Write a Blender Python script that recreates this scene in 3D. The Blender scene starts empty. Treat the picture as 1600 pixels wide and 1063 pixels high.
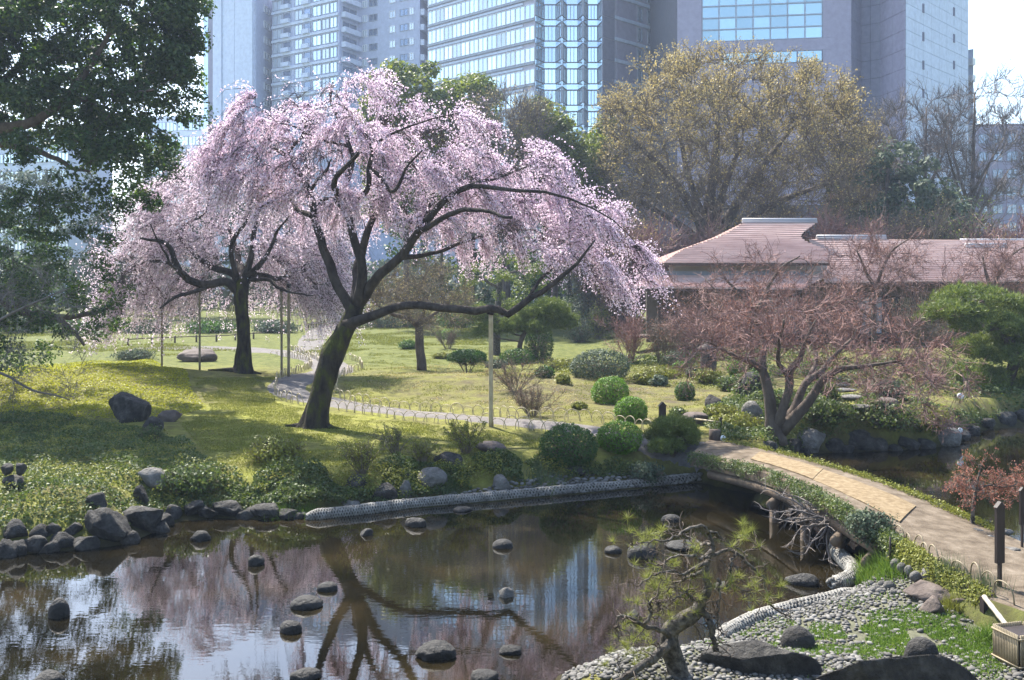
import bpy, bmesh, math, random
import numpy as np
from mathutils import Vector, Matrix, Euler

# ------------------------------------------------------------------ camera, sky, sun, exposure
sc = bpy.context.scene
COL = sc.collection
F, HZ, CX, CAMZ = 1540.0, 430.0, 800.0, 5.6        # focal length and horizon in photo pixels, eye height above the pond
cam = bpy.data.cameras.new('camera'); camo = bpy.data.objects.new('camera', cam); COL.objects.link(camo)
cam.sensor_width = 36.0; cam.lens = 36.0 * F / 1600.0
cam.shift_y = -(531.5 - HZ) / 1600.0
cam.clip_start = 0.1; cam.clip_end = 6000
camo.location = (0, 0, CAMZ); camo.rotation_euler = (math.pi / 2, 0, 0)
sc.camera = camo
SUN_EL = math.radians(51)
SUN_AZ = math.radians(-32)                        # sun stands behind the scene, left of the view axis
world = bpy.data.worlds.new('World'); sc.world = world; world.use_nodes = True
nt = world.node_tree
sky = nt.nodes.new('ShaderNodeTexSky'); sky.sky_type = 'NISHITA'; sky.sun_disc = False
sky.sun_elevation = SUN_EL; sky.sun_rotation = SUN_AZ
sky.air_density = 1.0; sky.dust_density = 1.3; sky.ozone_density = 1.0
nt.nodes['Background'].inputs[1].default_value = 0.135
nt.links.new(sky.outputs[0], nt.nodes['Background'].inputs[0])
sun = bpy.data.lights.new('sun', 'SUN'); suno = bpy.data.objects.new('sun', sun); COL.objects.link(suno)
sun.energy = 5.0; sun.angle = math.radians(0.53); sun.color = (1.0, 0.95, 0.87)
sd = Vector((math.sin(SUN_AZ) * math.cos(SUN_EL), math.cos(SUN_AZ) * math.cos(SUN_EL), math.sin(SUN_EL)))
suno.rotation_euler = (-sd).to_track_quat('-Z', 'Y').to_euler(); suno.location = (-30, 60, 80)
sc.view_settings.view_transform = 'Standard'; sc.view_settings.look = 'None'
sc.view_settings.exposure = 1.66; sc.view_settings.gamma = 1.0; sc.view_settings.use_curve_mapping = False
sc.render.engine = 'CYCLES'
cy = sc.cycles
cy.use_denoising = True; cy.max_bounces = 7; cy.diffuse_bounces = 3; cy.glossy_bounces = 3
cy.transmission_bounces = 4; cy.volume_bounces = 0; cy.transparent_max_bounces = 6
cy.caustics_reflective = False; cy.caustics_refractive = False; cy.sample_clamp_indirect = 6.0

# ------------------------------------------------------------------ projection helpers (photo pixel -> place in the garden)
def at(px, py, Y): return np.array([(px - CX) * Y / F, Y, CAMZ - (py - HZ) * Y / F])
def on(px, py, z):
    Y = F * (CAMZ - z) / (py - HZ); return np.array([(px - CX) * Y / F, Y, z])
def sm(t): t = np.clip(t, 0, 1); return t * t * (3 - 2 * t)
def unit(v): return v / np.maximum(np.linalg.norm(v, axis=-1, keepdims=True), 1e-9)

# ------------------------------------------------------------------ numpy noise
def _h(ix, iy, iz, s):
    n = (ix * 374761393 + iy * 668265263 + iz * 1440662683 + s * 1274126177) & 0xffffffff
    n = ((n ^ (n >> 13)) * 1274126177) & 0xffffffff
    n = ((n ^ (n >> 15)) * 668265263) & 0xffffffff
    return ((n ^ (n >> 16)) & 0xffff) / 65535.0
def vn(p, s=0):
    p = np.asarray(p, float); i = np.floor(p).astype(np.int64); f = p - i; f = f * f * (3 - 2 * f)
    r = 0
    for dx in (0, 1):
        for dy in (0, 1):
            for dz in (0, 1):
                w = (f[:, 0] if dx else 1 - f[:, 0]) * (f[:, 1] if dy else 1 - f[:, 1]) * (f[:, 2] if dz else 1 - f[:, 2])
                r = r + w * _h(i[:, 0] + dx, i[:, 1] + dy, i[:, 2] + dz, s)
    return r * 2 - 1
def fbm(p, o=4, s=0):
    r = 0; a = 1.0; t = 0; p = np.asarray(p, float)
    for k in range(o):
        r = r + a * vn(p, s + k * 17); t += a; a *= .5; p = p * 2.03 + 7.1
    return r / t

# ------------------------------------------------------------------ mesh building
def rs(seed): return np.random.default_rng(seed)
def rdir(n, g): return unit(g.normal(size=(n, 3)))
WL = {}
def wl(o): return WL.get(o.name, np.zeros(3)) if o is not None else np.zeros(3)
def raw_mesh(name, V, Qs, Ts, smooth=True):
    me = bpy.data.meshes.new(name)
    V = np.asarray(V, np.float32); nq, ntr = len(Qs), len(Ts)
    me.vertices.add(len(V)); me.vertices.foreach_set('co', V.ravel())
    me.loops.add(nq * 4 + ntr * 3); me.polygons.add(nq + ntr)
    li = np.concatenate([np.asarray(Qs, np.int32).ravel(), np.asarray(Ts, np.int32).ravel()]).astype(np.int32)
    me.loops.foreach_set('vertex_index', li)
    st = np.concatenate([np.arange(nq) * 4, nq * 4 + np.arange(ntr) * 3]).astype(np.int32)
    me.polygons.foreach_set('loop_start', st)
    me.polygons.foreach_set('use_smooth', np.full(nq + ntr, smooth, bool))
    me.update(calc_edges=True); me.validate()
    return me
class MB:
    def __init__(s): s.V = []; s.Q = []; s.T = []; s.n = 0
    def add(s, V, Q=None, T=None):
        V = np.asarray(V, float).reshape(-1, 3)
        if Q is not None and len(Q): s.Q.append(np.asarray(Q, np.int64).reshape(-1, 4) + s.n)
        if T is not None and len(T): s.T.append(np.asarray(T, np.int64).reshape(-1, 3) + s.n)
        s.V.append(V); s.n += len(V); return s
    def quads(s, A):                       # A (N,4,3)
        A = np.asarray(A, float); n = len(A)
        return s.add(A.reshape(-1, 3), np.arange(n * 4).reshape(n, 4))
    def tris(s, A):
        A = np.asarray(A, float); n = len(A)
        return s.add(A.reshape(-1, 3), None, np.arange(n * 3).reshape(n, 3))
    def box(s, c, size, rz=0.0, rx=0.0):
        sx, sy, sz = np.asarray(size) / 2.0
        v = np.array([[x, y, z] for x in (-sx, sx) for y in (-sy, sy) for z in (-sz, sz)])
        R = np.array(Euler((rx, 0, rz)).to_matrix())
        v = v @ R.T + np.asarray(c)
        return s.add(v, [[0, 1, 3, 2], [4, 6, 7, 5], [0, 4, 5, 1], [2, 3, 7, 6], [0, 2, 6, 4], [1, 5, 7, 3]])
    def beam(s, a, b, w, h):               # rectangular bar from a to b
        a = np.asarray(a, float); b = np.asarray(b, float); t = unit(b - a)
        r = np.array([0, 0, 1.]) if abs(t[2]) < .9 else np.array([1., 0, 0])
        u = unit(np.cross(t, r)); v = np.cross(u, t)
        P = [p + u * w / 2 * i + v * h / 2 * j for p in (a, b) for i, j in ((-1, -1), (1, -1), (1, 1), (-1, 1))]
        return s.add(P, [[3, 2, 1, 0], [4, 5, 6, 7], [0, 1, 5, 4], [1, 2, 6, 5], [2, 3, 7, 6], [3, 0, 4, 7]])
    def ribbons(s, P, R):                  # hair-thin twigs: one tapering strip each
        M_ = P.shape[1]; k = np.unique(np.round(np.linspace(0, M_ - 1, 2 if M_ <= 3 else (3 if M_ <= 5 else 4))).astype(int)); P = P[:, k]; R = R[:, k]; N, M_ = P.shape[:2]
        T = unit(np.gradient(P, axis=1)); side = unit(np.cross(T, rdir(N, rs(N))[:, None, :])) * (R * 1.15)[..., None]
        V = np.stack([P - side, P + side], 2); i = np.arange(N * M_ * 2).reshape(N, M_, 2)
        return s.add(V.reshape(-1, 3), np.stack([i[:, :-1, 0], i[:, :-1, 1], i[:, 1:, 1], i[:, 1:, 0]], -1).reshape(-1, 4))
    def tubes(s, P, R, S=5, cap=False):
        P = np.asarray(P, float); R = np.asarray(R, float); N, M = P.shape[:2]
        if S == 3: return s.ribbons(P, R)
        T = np.gradient(P, axis=1); T = unit(T)
        mt = np.abs(unit(P[:, -1] - P[:, 0]))
        ref = np.eye(3)[np.argmin(mt, axis=1)][:, None, :]
        A = unit(np.cross(T, ref)); B = np.cross(T, A)
        ang = np.arange(S) * 2 * np.pi / S
        V = P[:, :, None, :] + R[:, :, None, None] * (A[:, :, None, :] * np.cos(ang)[None, None, :, None] + B[:, :, None, :] * np.sin(ang)[None, None, :, None])
        idx = np.arange(N * M * S).reshape(N, M, S)
        nx = np.roll(idx, -1, axis=2)
        Q = np.stack([idx[:, :-1], nx[:, :-1], nx[:, 1:], idx[:, 1:]], -1).reshape(-1, 4)
        T3 = None
        if cap:
            c = len(V.reshape(-1, 3)); Vs = np.concatenate([V.reshape(-1, 3), P[:, 0], P[:, -1]])
            a = np.stack([idx[:, 0], np.broadcast_to((c + np.arange(N))[:, None], (N, S)), nx[:, 0]], -1).reshape(-1, 3)
            b = np.stack([idx[:, -1], nx[:, -1], np.broadcast_to((c + N + np.arange(N))[:, None], (N, S))], -1).reshape(-1, 3)
            return s.add(Vs, Q, np.concatenate([a, b]))
        return s.add(V.reshape(-1, 3), Q, T3)
    def tube(s, P, R, S=8, cap=True):
        P = np.asarray(P, float); R = np.broadcast_to(np.asarray(R, float), (len(P),))
        return s.tubes(P[None], R[None], S, cap)
    def grid(s, A):                        # A (n,m,3)
        n, m = A.shape[:2]; i = np.arange(n * m).reshape(n, m)
        return s.add(A.reshape(-1, 3), np.stack([i[:-1, :-1], i[:-1, 1:], i[1:, 1:], i[1:, :-1]], -1).reshape(-1, 4))
    def mesh(s, name, off=0, smooth=True):
        V = np.concatenate(s.V) - off
        Q = np.concatenate(s.Q) if s.Q else np.zeros((0, 4), int); T = np.concatenate(s.T) if s.T else np.zeros((0, 3), int)
        return raw_mesh(name, V, Q, T, smooth)
    def build(s, name, m, parent=None, smooth=True, loc=None):
        off = wl(parent) if parent is not None else (np.asarray(loc, float) if loc is not None else np.zeros(3))
        me = s.mesh(name, off, smooth); me.materials.append(m)
        o = bpy.data.objects.new(name, me); COL.objects.link(o)
        if name in ('branches', 'twigs', 'blossom', 'foliage', 'needles', 'buds', 'stems'): o['kind'] = 'stuff'
        if parent is not None: o.parent = parent; WL[o.name] = off
        else:
            o.location = off; WL[o.name] = off
        return o
def tag(o, label=None, cat=None, group=None, kind=None):
    if label: o['label'] = label
    if cat: o['category'] = cat
    if group: o['group'] = group
    if kind: o['kind'] = kind
    return o
def thing(name, label, cat, loc, group=None):
    o = bpy.data.objects.new(name, None); COL.objects.link(o); o.empty_display_size = .2
    o.location = loc; WL[o.name] = np.asarray(loc, float)
    return tag(o, label, cat, group)
def piece(name, me, parent, loc, rot=(0, 0, 0), scl=(1, 1, 1)):     # linked copy of a shared mesh, child of parent
    o = bpy.data.objects.new(name, me); COL.objects.link(o)
    if parent is not None: o.parent = parent
    o.location = np.asarray(loc, float) - wl(parent); o.rotation_euler = rot; o.scale = scl
    WL[o.name] = np.asarray(loc, float)
    return o
def ctrl(P, n=24):                          # Catmull-Rom through control points (any columns)
    P = np.asarray(P, float); Q = np.vstack([2 * P[0] - P[1], P, 2 * P[-1] - P[-2]])
    t = np.linspace(0, len(P) - 1 - 1e-6, n); i = t.astype(int); f = (t - i)[:, None]
    a, b, c, d = Q[i], Q[i + 1], Q[i + 2], Q[i + 3]
    return .5 * (2 * b + (c - a) * f + (2 * a - 5 * b + 4 * c - d) * f ** 2 + (3 * b - a - 3 * c + d) * f ** 3)

# ------------------------------------------------------------------ materials
def _ramp(n, cols):
    cr = n.color_ramp
    while len(cr.elements) < len(cols): cr.elements.new(.5)
    for e, (p, c) in zip(cr.elements, cols): e.position = p; e.color = (*c, 1)
def new_mat(name):
    m = bpy.data.materials.new(name); m.use_nodes = True; t = m.node_tree
    return m, t, t.nodes['Principled BSDF']
def nmat(name, cols, scale=3.0, detail=5.0, rough=.85, bump=.3, bscale=25.0, spec=.25, world=True, island=0.0, stretch=(1, 1, 1), bdist=.02, metal=0.0, rvar=None):
    """mottled surface: noise -> colour ramp, finer noise -> bump"""
    m, t, b = new_mat(name); N = t.nodes; L = t.links
    tc = N.new('ShaderNodeNewGeometry') if world else N.new('ShaderNodeTexCoord')
    out = tc.outputs['Position'] if world else tc.outputs['Object']
    mp = N.new('ShaderNodeMapping'); mp.inputs['Scale'].default_value = stretch; L.new(out, mp.inputs[0])
    n1 = N.new('ShaderNodeTexNoise'); n1.inputs['Scale'].default_value = scale; n1.inputs['Detail'].default_value = detail; n1.inputs['Roughness'].default_value = .62
    L.new(mp.outputs[0], n1.inputs['Vector'])
    r = N.new('ShaderNodeValToRGB'); _ramp(r, cols)
    if island:
        g = N.new('ShaderNodeNewGeometry'); ob = N.new('ShaderNodeObjectInfo')
        ad = N.new('ShaderNodeMath'); ad.operation = 'ADD'; L.new(g.outputs['Random Per Island'], ad.inputs[0]); L.new(ob.outputs['Random'], ad.inputs[1])
        fr = N.new('ShaderNodeMath'); fr.operation = 'FRACT'; L.new(ad.outputs[0], fr.inputs[0])
        mx = N.new('ShaderNodeMix'); mx.inputs[0].default_value = island
        L.new(n1.outputs[0], mx.inputs[2]); L.new(fr.outputs[0], mx.inputs[3]); L.new(mx.outputs[0], r.inputs[0])
    else: L.new(n1.outputs[0], r.inputs[0])
    L.new(r.outputs[0], b.inputs['Base Color'])
    b.inputs['Roughness'].default_value = rough; b.inputs['Specular IOR Level'].default_value = spec; b.inputs['Metallic'].default_value = metal
    if bump:
        n2 = N.new('ShaderNodeTexNoise'); n2.inputs['Scale'].default_value = bscale; n2.inputs['Detail'].default_value = 6; n2.inputs['Roughness'].default_value = .65
        L.new(mp.outputs[0], n2.inputs['Vector'])
        bp = N.new('ShaderNodeBump'); bp.inputs['Strength'].default_value = bump; bp.inputs['Distance'].default_value = bdist
        L.new(n2.outputs[0], bp.inputs['Height']); L.new(bp.outputs[0], b.inputs['Normal'])
    return m
def leafmat(name, cols, trans=.4, tcol=None, rough=.55, spec=.3, nscale=.6, nmix=.35):
    m, t, b = new_mat(name); N = t.nodes; L = t.links
    g = N.new('ShaderNodeNewGeometry')
    n1 = N.new('ShaderNodeTexNoise'); n1.inputs['Scale'].default_value = nscale; n1.inputs['Detail'].default_value = 3
    L.new(g.outputs['Position'], n1.inputs['Vector'])
    mx = N.new('ShaderNodeMix'); mx.inputs[0].default_value = nmix
    L.new(g.outputs['Random Per Island'], mx.inputs[2]); L.new(n1.outputs[0], mx.inputs[3])
    r = N.new('ShaderNodeValToRGB'); _ramp(r, cols); L.new(mx.outputs[0], r.inputs[0])
    L.new(r.outputs[0], b.inputs['Base Color']); b.inputs['Roughness'].default_value = rough; b.inputs['Specular IOR Level'].default_value = spec
    tr = N.new('ShaderNodeBsdfTranslucent')
    if tcol:
        mc = N.new('ShaderNodeMix'); mc.data_type = 'RGBA'; mc.blend_type = 'MULTIPLY'; mc.inputs[0].default_value = 1
        L.new(r.outputs[0], mc.inputs[6]); mc.inputs[7].default_value = (*tcol, 1); L.new(mc.outputs[2], tr.inputs[0])
    else: L.new(r.outputs[0], tr.inputs[0])
    ms = N.new('ShaderNodeMixShader'); ms.inputs[0].default_value = trans
    L.new(b.outputs[0], ms.inputs[1]); L.new(tr.outputs[0], ms.inputs[2]); L.new(ms.outputs[0], N['Material Output'].inputs[0])
    return m
def plain(name, c, rough=.6, spec=.3, metal=0.0, bump=0.0): return nmat(name, [(.3, tuple(x * .88 for x in c)), (.7, tuple(min(1, x * 1.1) for x in c))], 1.3, 5, rough, bump, 40, spec, metal=metal)

M = {}
M['blossom'] = leafmat('blossom', [(.1, (.68, .49, .62)), (.5, (.83, .67, .78)), (.9, (.93, .86, .92))], .5, rough=.7, spec=.1, nscale=.5, nmix=.3)
M['blossom2'] = leafmat('blossom_pale', [(.1, (.69, .53, .64)), (.5, (.84, .71, .79)), (.9, (.93, .87, .92))], .5, rough=.7, spec=.1, nscale=.4, nmix=.3)
M['bark'] = nmat('cherry_bark', [(.35, (.022, .018, .015)), (.6, (.06, .048, .04)), (.8, (.10, .085, .07))], 4, 6, .9, .9, 14, .2, stretch=(1, 1, .4), bdist=.05)
M['mossbark'] = None
M['twig_dark'] = plain('dark_twig', (.085, .065, .062), .85)
M['evergreen'] = leafmat('evergreen_leaf', [(.1, (.016, .034, .011)), (.6, (.040, .072, .020)), (.95, (.12, .15, .038))], .34, (1.6, 1.9, .7), rough=.5, spec=.28, nscale=.5)
M['evergreen2'] = leafmat('olive_leaf', [(.1, (.06, .085, .015)), (.6, (.14, .165, .03)), (.95, (.26, .27, .055))], .3, (1.4, 1.5, .7), nscale=.35)
M['shrub'] = leafmat('clipped_leaf', [(.1, (.03, .065, .02)), (.6, (.06, .11, .03)), (.95, (.11, .17, .05))], .3, (1.4, 1.6, .7), rough=.55, spec=.2)
M['shrub_bright'] = leafmat('bright_clipped_leaf', [(.1, (.06, .13, .015)), (.6, (.11, .20, .025)), (.95, (.18, .28, .05))], .35, (1.3, 1.5, .6))
M['shrub_grey'] = leafmat('grey_green_leaf', [(.1, (.05, .07, .045)), (.6, (.09, .12, .07)), (.95, (.17, .20, .12))], .25, rough=.6, spec=.18)
M['pine'] = leafmat('pine_needle', [(.1, (.055, .085, .022)), (.6, (.13, .17, .04)), (.95, (.25, .27, .075))], .3, (1.3, 1.3, .8), rough=.5)
M['pine_near'] = leafmat('yellow_green_pine_needle', [(.1, (.12, .14, .025)), (.6, (.22, .24, .05)), (.95, (.34, .34, .10))], .4, rough=.5)  # yellow-green needles of the foreground pine
M['bud_olive'] = leafmat('opening_bud', [(.1, (.24, .19, .07)), (.6, (.40, .32, .12)), (.95, (.52, .43, .18))], .4, nscale=.25)
M['bud_pink'] = leafmat('maple_bud', [(.1, (.22, .085, .06)), (.6, (.34, .155, .11)), (.95, (.46, .24, .11))], .4, nscale=.4)
M['bud_red'] = leafmat('red_young_leaf', [(.1, (.19, .07, .05)), (.6, (.31, .125, .085)), (.95, (.40, .19, .12))], .4)
M['twig_grey'] = nmat('grey_twig', [(.3, (.10, .085, .075)), (.7, (.19, .165, .15))], 3, 3, .85, 0)
M['twig_brown'] = nmat('brown_twig', [(.3, (.10, .08, .06)), (.7, (.19, .155, .115))], 3, 3, .85, 0)
M['twig_pink'] = nmat('pinkish_twig', [(.3, (.165, .092, .078)), (.7, (.30, .185, .16))], 2, 3, .8, 0)
M['bark_brown'] = nmat('brown_bark', [(.3, (.06, .045, .035)), (.6, (.12, .095, .075)), (.8, (.18, .15, .12))], 5, 6, .9, .8, 18, .2, stretch=(1, 1, .4), bdist=.04)
M['bark_pale'] = nmat('pale_bark', [(.36, (.035, .030, .026)), (.5, (.095, .083, .070)), (.64, (.175, .155, .13))], 14, 7, .9, 1.0, 16, .2, bdist=.07)
M['ground_leaf'] = leafmat('low_leaf', [(.1, (.03, .055, .016)), (.55, (.085, .115, .035)), (.8, (.16, .18, .065)), (.98, (.30, .31, .15))], .3, (1.3, 1.4, .7), nscale=1.2, nmix=.5)
M['ground_yellow'] = leafmat('yellow_green_leaf', [(.1, (.22, .235, .012)), (.6, (.34, .34, .018)), (.95, (.44, .42, .035))], .4, nscale=.3)
M['grass'] = leafmat('grass_blade', [(.1, (.06, .12, .015)), (.6, (.12, .20, .025)), (.95, (.22, .28, .05))], .4)
M['moss'] = leafmat('moss_tuft', [(.1, (.11, .12, .02)), (.6, (.21, .22, .035)), (.95, (.31, .31, .07))], .3, nscale=.8, nmix=.5)
M['rush'] = leafmat('rush_blade', [(.1, (.04, .07, .03)), (.6, (.08, .12, .05)), (.95, (.15, .17, .08))], .3)
M['rock'] = nmat('dark_rock', [(.3, (.020, .019, .017)), (.5, (.044, .041, .037)), (.62, (.075, .070, .062)), (.78, (.15, .142, .125))], 4.5, 9, .85, 1.0, 13, .25, bdist=.10)
M['rock_pale'] = nmat('pale_rock', [(.3, (.09, .085, .075)), (.55, (.165, .155, .14)), (.75, (.27, .255, .23))], 5, 9, .88, 1.0, 14, .25, bdist=.08)
M['rock_wet'] = nmat('wet_rock', [(.3, (.010, .0093, .008)), (.52, (.021, .0195, .017)), (.65, (.040, .037, .032)), (.78, (.09, .084, .072))], 5, 9, .65, 1.0, 14, .35, bdist=.07)
M['rock_brown'] = nmat('brown_rock', [(.3, (.06, .045, .038)), (.6, (.115, .09, .075)), (.8, (.18, .15, .125))], 4, 8, .85, .7, 16, .3, bdist=.04)
M['pebble'] = nmat('pebble_stone', [(.1, (.058, .054, .048)), (.5, (.115, .108, .096)), (.9, (.205, .195, .176))], 2, 5, .75, .25, 40, .3, island=.75)
M['wood_dark'] = nmat('dark_stained_wood', [(.3, (.018, .013, .011)), (.7, (.04, .028, .024))], 6, 5, .6, .3, 30, .3, stretch=(1, 1, .15))
M['wood'] = nmat('weathered_wood', [(.3, (.09, .065, .045)), (.7, (.18, .135, .095))], 6, 5, .8, .5, 25, .2, stretch=(1, 1, .2))
M['bamboo'] = nmat('bamboo', [(.3, (.30, .235, .14)), (.7, (.46, .39, .25))], 4, 4, .5, .2, 20, .35)
M['bamboo_old'] = nmat('aged_bamboo', [(.3, (.15, .12, .075)), (.7, (.27, .22, .14))], 4, 4, .6, .2, 20, .3)
M['white_bamboo'] = plain('bleached_bamboo', (.36, .32, .25), .55)
M['mossbark'] = nmat('mossy_cherry_bark', [(.32, (.018, .015, .012)), (.48, (.05, .042, .032)), (.56, (.06, .062, .018)), (.72, (.12, .13, .028))], 3.2, 9, .95, 1.0, 9, .1, stretch=(1, 1, .4), bdist=.16)

# ------------------------------------------------------------------ pond outline and terrain
W0 = lambda L: np.array([on(x, y, 0)[:2] for x, y in L])
main_pond = np.vstack([[[-34, 21]], [[-14.5, 20.6]], W0([(0, 868), (60, 862), (120, 858), (190, 850), (240, 830), (262, 816), (330, 808), (420, 811), (500, 809), (640, 794), (800, 781), (1000, 763), (1098, 753)]),
                       [[5.9, 25.6], [8.2, 24.2], [8.2, 19.2], [6.4, 18.3]], W0([(1345, 842), (1366, 875), (1362, 905), (1318, 932), (1200, 962), (1125, 998), (1000, 1028), (880, 1058)]),
                       [[.2, 12.0], [-2, 10.5], [-34, 10.0]]])
right_pond = np.vstack([[[6.2, 25.4], [7.6, 27.6]], W0([(1240, 712), (1290, 707), (1400, 703), (1475, 697), (1530, 672), (1600, 657), (1800, 640)]), [[40, 30], [40, 14.5], [15, 14.8], [10.3, 16.0], [9.45, 18.4], [9.0, 20.2], [8.5, 21.6], [6.2, 21]]])
def poly_sd(poly, X, Y):
    d = np.full(X.shape, 1e9); ins = np.zeros(X.shape, bool); n = len(poly)
    for i in range(n):
        x0, y0 = poly[i]; x1, y1 = poly[(i + 1) % n]; dx, dy = x1 - x0, y1 - y0
        t = np.clip(((X - x0) * dx + (Y - y0) * dy) / (dx * dx + dy * dy + 1e-12), 0, 1)
        d = np.minimum(d, np.hypot(X - x0 - t * dx, Y - y0 - t * dy))
        if y0 != y1:
            c = ((y0 > Y) != (y1 > Y)) & (X < dx * (Y - y0) / dy + x0); ins ^= c
    return np.where(ins, -d, d)
def bump(X, Y, cx, cy_, rx, ry, a): return a * np.exp(-(((X - cx) / rx) ** 2 + ((Y - cy_) / ry) ** 2))
def terrain(X, Y):
    d = np.minimum(poly_sd(main_pond, X, Y), poly_sd(right_pond, X, Y))
    p = np.stack([X.ravel(), Y.ravel(), np.zeros(X.size)], 1)
    n1 = fbm(p * .35, 3, 3).reshape(X.shape); n2 = fbm(p * 1.6, 3, 9).reshape(X.shape)
    near = np.exp(-(np.maximum(Y - 60, 0) / 40) ** 2)
    land = .85 + .10 * n1 * near + .035 * n2 * near
    land = land + bump(X, Y, -18.5, 41.5, 7.5, 5.5, .85) + bump(X, Y, -2.5, 42, 6, 4, .45) + bump(X, Y, 11.5, 34, 4, 4, .5)
    land = land + .7 * sm((Y - 40) / 14) * sm((X - 5) / 6) * sm((110 - Y) / 20)
    land = land - .45 * np.exp(-(((X - 6.0) / 4.0) ** 2 + ((Y - 13.5) / 3.6) ** 2))
    bw = .55 + 1.5 * sm((5.5 - X) / 2) * sm((Y - 19) / 3) + 2.6 * np.exp(-(((X - 5) / 3.5) ** 2 + ((Y - 14) / 2.6) ** 2))
    z = np.where(d > 0, land * sm(.12 + .88 * d / bw) , -.75 * sm(-d / 1.4) + land * .03 * sm(1 + d / .15))
    z = z + 3.3 * sm((10.5 - Y) / 10.5) * (Y < 11)
    return z
xs = np.concatenate([-np.geomspace(1900, 27, 34), np.arange(-26, 26.01, .29), np.geomspace(27, 1900, 34)])
ys = np.concatenate([np.arange(-8, 8, .8), np.arange(8, 34, .24), np.arange(34, 66, .5), np.arange(66, 130, 1.6), np.geomspace(132, 2600, 30)])
GX, GY = np.meshgrid(xs, ys)
GZ = terrain(GX, GY)
def H(x, y):
    x = np.asarray(x, float); y = np.asarray(y, float)
    i = np.clip(np.searchsorted(xs, x) - 1, 0, len(xs) - 2); j = np.clip(np.searchsorted(ys, y) - 1, 0, len(ys) - 2)
    fx = np.clip((x - xs[i]) / (xs[i + 1] - xs[i]), 0, 1); fy = np.clip((y - ys[j]) / (ys[j + 1] - ys[j]), 0, 1)
    return (GZ[j, i] * (1 - fx) + GZ[j, i + 1] * fx) * (1 - fy) + (GZ[j + 1, i] * (1 - fx) + GZ[j + 1, i + 1] * fx) * fy
_yy = np.geomspace(9, 320, 3500)
def G(px, py):                                   # where the view ray through a photo pixel meets the ground
    X = (px - CX) * _yy / F; Z = CAMZ - (py - HZ) * _yy / F
    k = np.argmax(Z < H(X, _yy)); k = k if k > 0 else len(_yy) - 1
    return np.array([X[k], _yy[k], float(H(X[k], _yy[k]))])
def GW(px, py):                                  # same, but stops at the water surface
    g = G(px, py); return on(px, py, 0.0) if g[2] < 0.0 else g

def ground_material():
    m, t, b = new_mat('garden_ground'); N = t.nodes; L = t.links
    g = N.new('ShaderNodeNewGeometry')
    def noise(scale, det=6, rough=.6):
        n = N.new('ShaderNodeTexNoise'); n.inputs['Scale'].default_value = scale; n.inputs['Detail'].default_value = det; n.inputs['Roughness'].default_value = rough
        L.new(g.outputs['Position'], n.inputs['Vector']); return n
    a = N.new('ShaderNodeAttribute'); a.attribute_name = 'cover'
    nb = noise(.9); nf = noise(9, 8, .7); nm = noise(2.6, 7, .65)
    soil = N.new('ShaderNodeValToRGB'); _ramp(soil, [(.3, (.05, .039, .026)), (.55, (.095, .075, .052)), (.75, (.155, .125, .09))]); L.new(nf.outputs[0], soil.inputs[0])
    moss = N.new('ShaderNodeValToRGB'); _ramp(moss, [(.28, (.085, .09, .02)), (.5, (.185, .19, .035)), (.72, (.28, .275, .065))]); L.new(nm.outputs[0], moss.inputs[0])
    sep = N.new('ShaderNodeSeparateColor'); L.new(a.outputs['Color'], sep.inputs[0])
    # moss share = cover.r, broken up by noise
    s1 = N.new('ShaderNodeMath'); s1.operation = 'MULTIPLY_ADD'; L.new(nb.outputs[0], s1.inputs[0]); s1.inputs[1].default_value = 1.6; s1.inputs[2].default_value = -.8
    s2 = N.new('ShaderNodeMath'); s2.operation = 'ADD'; L.new(s1.outputs[0], s2.inputs[0]); L.new(sep.outputs[0], s2.inputs[1])
    s3 = N.new('ShaderNodeMath'); s3.operation = 'MULTIPLY_ADD'; L.new(nf.outputs[0], s3.inputs[0]); s3.inputs[1].default_value = .8; s3.inputs[2].default_value = -.4
    s4 = N.new('ShaderNodeMath'); s4.operation = 'ADD'; s4.use_clamp = True; L.new(s2.outputs[0], s4.inputs[0]); L.new(s3.outputs[0], s4.inputs[1])
    mx = N.new('ShaderNodeMix'); mx.data_type = 'RGBA'; L.new(s4.outputs[0], mx.inputs[0]); L.new(soil.outputs[0], mx.inputs[6]); L.new(moss.outputs[0], mx.inputs[7])
    dull_lawn = N.new('ShaderNodeValToRGB'); _ramp(dull_lawn, [(.3, (.04, .055, .016)), (.48, (.085, .10, .027)), (.6, (.12, .13, .038)), (.76, (.13, .115, .055))]); L.new(nm.outputs[0], dull_lawn.inputs[0])  # darker, duller lawn tone for the ground farther back
    dm = N.new('ShaderNodeMix'); dm.data_type = 'RGBA'; L.new(sep.outputs[1], dm.inputs[0]); L.new(mx.outputs[2], dm.inputs[6]); L.new(dull_lawn.outputs[0], dm.inputs[7])
    mud = N.new('ShaderNodeMix'); mud.data_type = 'RGBA'; L.new(sep.outputs[2], mud.inputs[0]); L.new(dm.outputs[2], mud.inputs[6]); mud.inputs[7].default_value = (.022, .018, .012, 1)
    L.new(mud.outputs[2], b.inputs['Base Color']); b.inputs['Roughness'].default_value = .95; b.inputs['Specular IOR Level'].default_value = .1
    nn = noise(30, 6, .7); bp = N.new('ShaderNodeBump'); bp.inputs['Strength'].default_value = .8; bp.inputs['Distance'].default_value = .05
    L.new(nn.outputs[0], bp.inputs['Height']); L.new(bp.outputs[0], b.inputs['Normal'])
    return m
mb = MB(); mb.grid(np.stack([GX, GY, GZ], -1))
ground = mb.build('ground', ground_material()); tag(ground, kind='structure')
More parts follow.
